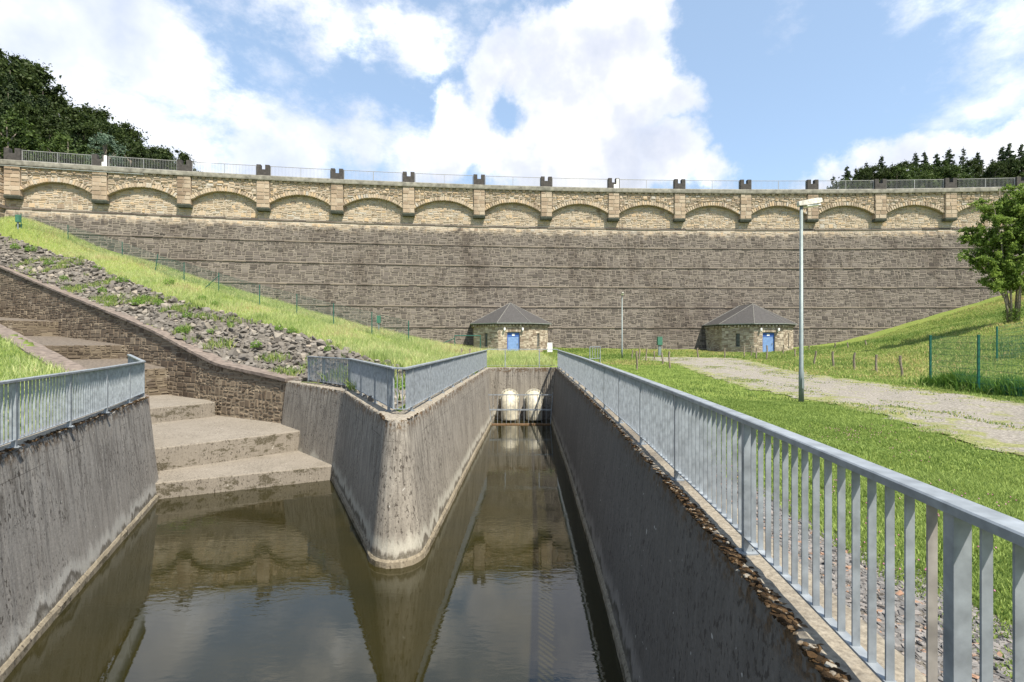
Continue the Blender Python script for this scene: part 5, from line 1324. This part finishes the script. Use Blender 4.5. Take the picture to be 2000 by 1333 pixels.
def conifer(k, H=15, Rr=2.6, sparse=1.0):
    rg = np.random.default_rng(k + 900); C, T = [], []
    lv = int(34)
    for i in range(lv):
        f = i / lv; z = H * (.12 + .88 * f); L = Rr * (1 - f) ** .8 * rg.uniform(.75, 1.15) + .12; nb = max(3, int(9 * (1 - f) + 3))
        if rg.random() > sparse: nb = max(2, nb // 2)
        for b in range(nb):
            a = rg.uniform(0, 6.28); n = int(48 * L * sparse) + 4; s = rg.random(n) ** .8 * L
            C.append(np.stack([np.cos(a) * s + rg.normal(0, .1, n), np.sin(a) * s + rg.normal(0, .1, n), z - .28 * s + .12 * s * s / max(L, .3) + rg.normal(0, .08, n)], -1)); T.append(np.clip(rg.normal(.45, .22, n), 0, 1))
    V, F, tn_ = leafcloud(np.concatenate(C), .17, rg, np.concatenate(T)); cm = np_mesh('crown', V, F, tn_, False, M['needle'])
    mb = MB(); mb.tube([(0, 0, -1), (0, 0, H * .5), (0, 0, H + .3)], [.2, .12, .02], 6); o = mb.build('trunk', M['barkw']); tm = o.data; COL.objects.unlink(o); bpy.data.objects.remove(o); return cm, tm
BL = [broadleaf(k, H=15 + k, Rr=4.2 + .3 * (k % 3)) for k in range(5)]
CN = [conifer(0, Rr=2.9), conifer(1, Rr=2.4), conifer(2, Rr=3.3), conifer(3, Rr=2.1, sparse=.5), conifer(4, Rr=2.7, sparse=.8)]
PW = broadleaf(77, 8, 2.6, .14, 300, 60, 'leafpale')
GB = broadleaf(78, 10, 3.6, .18, 240, 60, 'leafmid')
def plant(kind, ms, loc, s, label, cat, group=None):
    t = thing(kind, loc, label, cat, group, random.uniform(0, 6.28)); t.scale = (s, s, s)
    link('crown', ms[0], t); link('trunk', ms[1], t); return t
# left wood: silhouette heights measured in the photo at px, farther rows fill behind
sil = [(-160, 25), (-60, 75), (0, 108), (50, 145), (110, 192), (160, 225), (210, 245), (260, 272), (310, 292), (350, 308)]
def silh(px): return float(np.interp(px, [a for a, b in sil], [b for a, b in sil]))
lab0 = 'dark green broadleaf tree packed into the wood behind the left end of the dam'
FOR = []
for row, Y0 in enumerate((64, 71, 79, 88)):
    px = -170 + row * 22
    while px < 352:
        Yt = Y0 + random.uniform(-2, 2); X = (px - 1000) / 1000 * Yt
        ytop = silh(px) + (3 - row) * random.uniform(6, 30) + random.uniform(-16, 6) - 6
        if ytop < 345:
            ztop = EYE + (666.5 - ytop) / 1000 * Yt; g = float(hill_z(np.array(X), np.array(Yt))); g = min(g, ztop - 6); k = random.randrange(5); H = 15 + k
            s = min(1.5, max(.42, (ztop - g) / H)); base = ztop - H * s * .97
            FOR.append((X, Yt, base, k, s, row, px))
        px += 33 + random.uniform(-6, 10)
ORD = ['first', 'second', 'third', 'fourth', 'fifth', 'sixth', 'seventh', 'eighth', 'ninth', 'tenth', 'eleventh', 'twelfth', 'thirteenth', 'fourteenth', 'fifteenth', 'sixteenth', 'seventeenth', 'eighteenth', 'nineteenth', 'twentieth', 'twenty-first', 'twenty-second', 'twenty-third', 'twenty-fourth']
ROWN = ['front row', 'second row', 'third row', 'rearmost row']
for row in range(4):
    for i, (X, Yt, base, k, s, _, px) in enumerate([q for q in FOR if q[5] == row]):
        conif = (i * 7 + row * 3) % 5 in (0, 3) and px < 170
        if conif: base = base + (15 + k) * s * .97 - 15.4 * s; s *= 1.0
        plant('spruce_tree' if conif else 'broadleaf_tree', CN[(0, 4, 2)[i % 3]] if conif else BL[k], (X, Yt, base), s, ('dark spruce' if conif else 'dark broadleaf tree') + ' in the %s of the left wood, %s from the left' % (ROWN[row], ORD[i]), 'tree', 'trees of the dark wood on the left hill')
plant('broadleaf_tree', BL[2], (-.618 * 72, 72, EYE + .338 * 72 - 17 * .42), .42, 'small isolated treetop ending the left wood above the dam railing', 'tree')
plant('willow_tree', PW, ((207 - 1000) / 1000 * 57.5, 57.5, EYE + .402 * 57.5 - 7.9 * .8), .8, 'pale grey-green willow crown in front of the dark wood above the dam railing', 'tree')
plant('leafy_bush', GB, ((130 - 1000) / 1000 * 58, 58, EYE + .405 * 58 - 8.2), .82, 'brighter green rounded bush behind the first railing panel at left', 'tree')
plant('leafy_bush', GB, ((10 - 1000) / 1000 * 58, 58, EYE + .452 * 58 - 9.6), .95, 'bright green bush at the left edge of the photo behind the dam', 'tree')
# right conifers
con = [(1627,346,3,'thin bare spruce top, farthest left of the right wood'),(1654,327,2,'bushy dark spruce at the left end of the right wood'),(1672,330,3,'bare thin spruce behind the bushy left spruce'),(1692,320,4,'ragged dark spruce second in the right wood'),(1722,307,4,'tall open spruce above the second railing panel from right'),(1743,322,3,'thin spruce right of the tall open spruce'),
       (1788,301,4,'greyish spruce left in the row of three spires'),(1806,299,1,'narrow spruce spire, middle of the row of three'),(1830,302,0,'broad spruce right of the narrow spire'),(1854,293,0,'tallest dark spruce left of the bare one'),(1882,291,3,'half bare spruce with visible branches'),(1909,300,2,'wide round-topped dark spruce'),
       (1939,312,3,'small low spruce between the broad ones'),(1958,288,0,'dense dark spruce near the right photo edge'),(1971,281,1,'slim tall spruce beside the dense dark one'),(1995,284,4,'spruce at the very right edge of the photo'),(2030,278,0,'spruce just outside the right edge of the photo')]
for px, yt, k, lb in con:
    Yt = 108 + random.uniform(-6, 6); zt = EYE + (666.5 - yt) / 1000 * Yt
    plant('spruce_tree', CN[k], ((px - 1000) / 1000 * Yt, Yt, zt - 14.7), 1.0, lb, 'tree', 'spruces on the right hill')
LOWT = ((1750,335),(1770,332),(1660,352),(1695,350),(1870,330),(1895,326),(1920,330),(1945,328),(1975,322),(2000,318),(2030,320),(1850,338),(1800,345),(1825,343),(1720,348),(1640,362),(1685,340),(1705,338),(1735,338),(1765,328),(1812,328),(1838,322))
for px, yt in LOWT:
    Yt = 102 + random.uniform(-3, 3); zt = EYE + (666.5 - yt + 9) / 1000 * Yt
    plant('broadleaf_tree', BL[1] if px % 2 else GB, ((px - 1000) / 1000 * Yt, Yt, zt - (15.5 * .62 if px % 2 else 10 * .85)), .62 if px % 2 else .85, 'green rounded broadleaf tree under the right spruces, %s from the left' % ORD[sorted(q[0] for q in LOWT).index(px)], 'tree', 'broadleaf trees among the right spruces')

# ash tree with several stems on the right slope
def ash():
    x, y, z = onground(1978, 631, 25); t = thing('ash_tree', (x, y, z), 'leafy multi-stemmed tree on the right slope at the photo edge', 'tree')
    print('ash at', x, y, z)
    rg = np.random.default_rng(5); sc = y / 1000
    mb = MB(); C, T = [], []
    ends = [(-2.3, .3, 6.0), (-1.6, -.4, 7.4), (-.3, .6, 8.7), (.8, -.3, 9.1), (1.9, .5, 8.3), (.4, -.8, 6.8), (-2.5, .1, 4.4), (2.6, -.2, 6.0), (.1, .3, 7.9)]
    for i, e in enumerate(ends):
        b = (rg.uniform(-.25, .25), rg.uniform(-.2, .2), -.2); m1 = (b[0] + e[0] * .18, b[1] + e[1] * .2, e[2] * .36); m2 = (e[0] * .6, e[1] * .6, e[2] * .7)
        mb.tube([b, m1, m2, e], [.062, .05, .03, .008], 7)
        K = np.array([b, m1, m2, e])
        for j in range(27):
            f = rg.uniform(.28, 1.0) * 3; k = min(int(f), 2); p = K[k] + (K[k+1] - K[k]) * (f - k)
            a = rg.uniform(0, 6.28); L = rg.uniform(.6, 1.5) * (1.15 - .15 * f); q = p + np.array([math.cos(a) * L, math.sin(a) * L * .8, rg.uniform(-.1, .65) * L])
            if q[2] < 1.9: continue
            mb.tube([tuple(p), tuple((p + q) / 2 + rg.normal(0, .06, 3)), tuple(q)], [.018, .012, .004], 4)
            tone = rg.normal(.5, .16)
            for w in range(8):
                g = rg.uniform(.25, 1.05); o = p + (q - p) * g; d2 = rg.normal(0, 1, 3) * np.array([1, 1, .55]); d2 /= np.linalg.norm(d2); l2 = rg.uniform(.2, .5)
                n = 34; tt = rg.random((n, 1)); C.append(o + d2 * l2 * tt + rg.normal(0, .055, (n, 3)) - np.array([0, 0, .1]) * tt ** 2); T.append(np.clip(tone + rg.normal(0, .2, n), 0, 1))
    C = np.concatenate(C); T = np.concatenate(T); V, F, tn_ = leafcloud(C, .068, rg, T)
    link('crown', np_mesh('crown', V, F, tn_, False, M['leaf']), t); mb.build('trunk', M['barkw'], t, True)
    n = 900; a = rg.uniform(0, 6.28, n); r = rg.random(n) * .5; C = np.stack([r * np.cos(a), r * np.sin(a), rg.uniform(0, .9, n)], -1); V, F, tn_ = leafcloud(C, .05, rg, rg.random(n) * .4); link('base_shoots', np_mesh('base_shoots', V, F, tn_, False, M['leaf']), t)
ash()
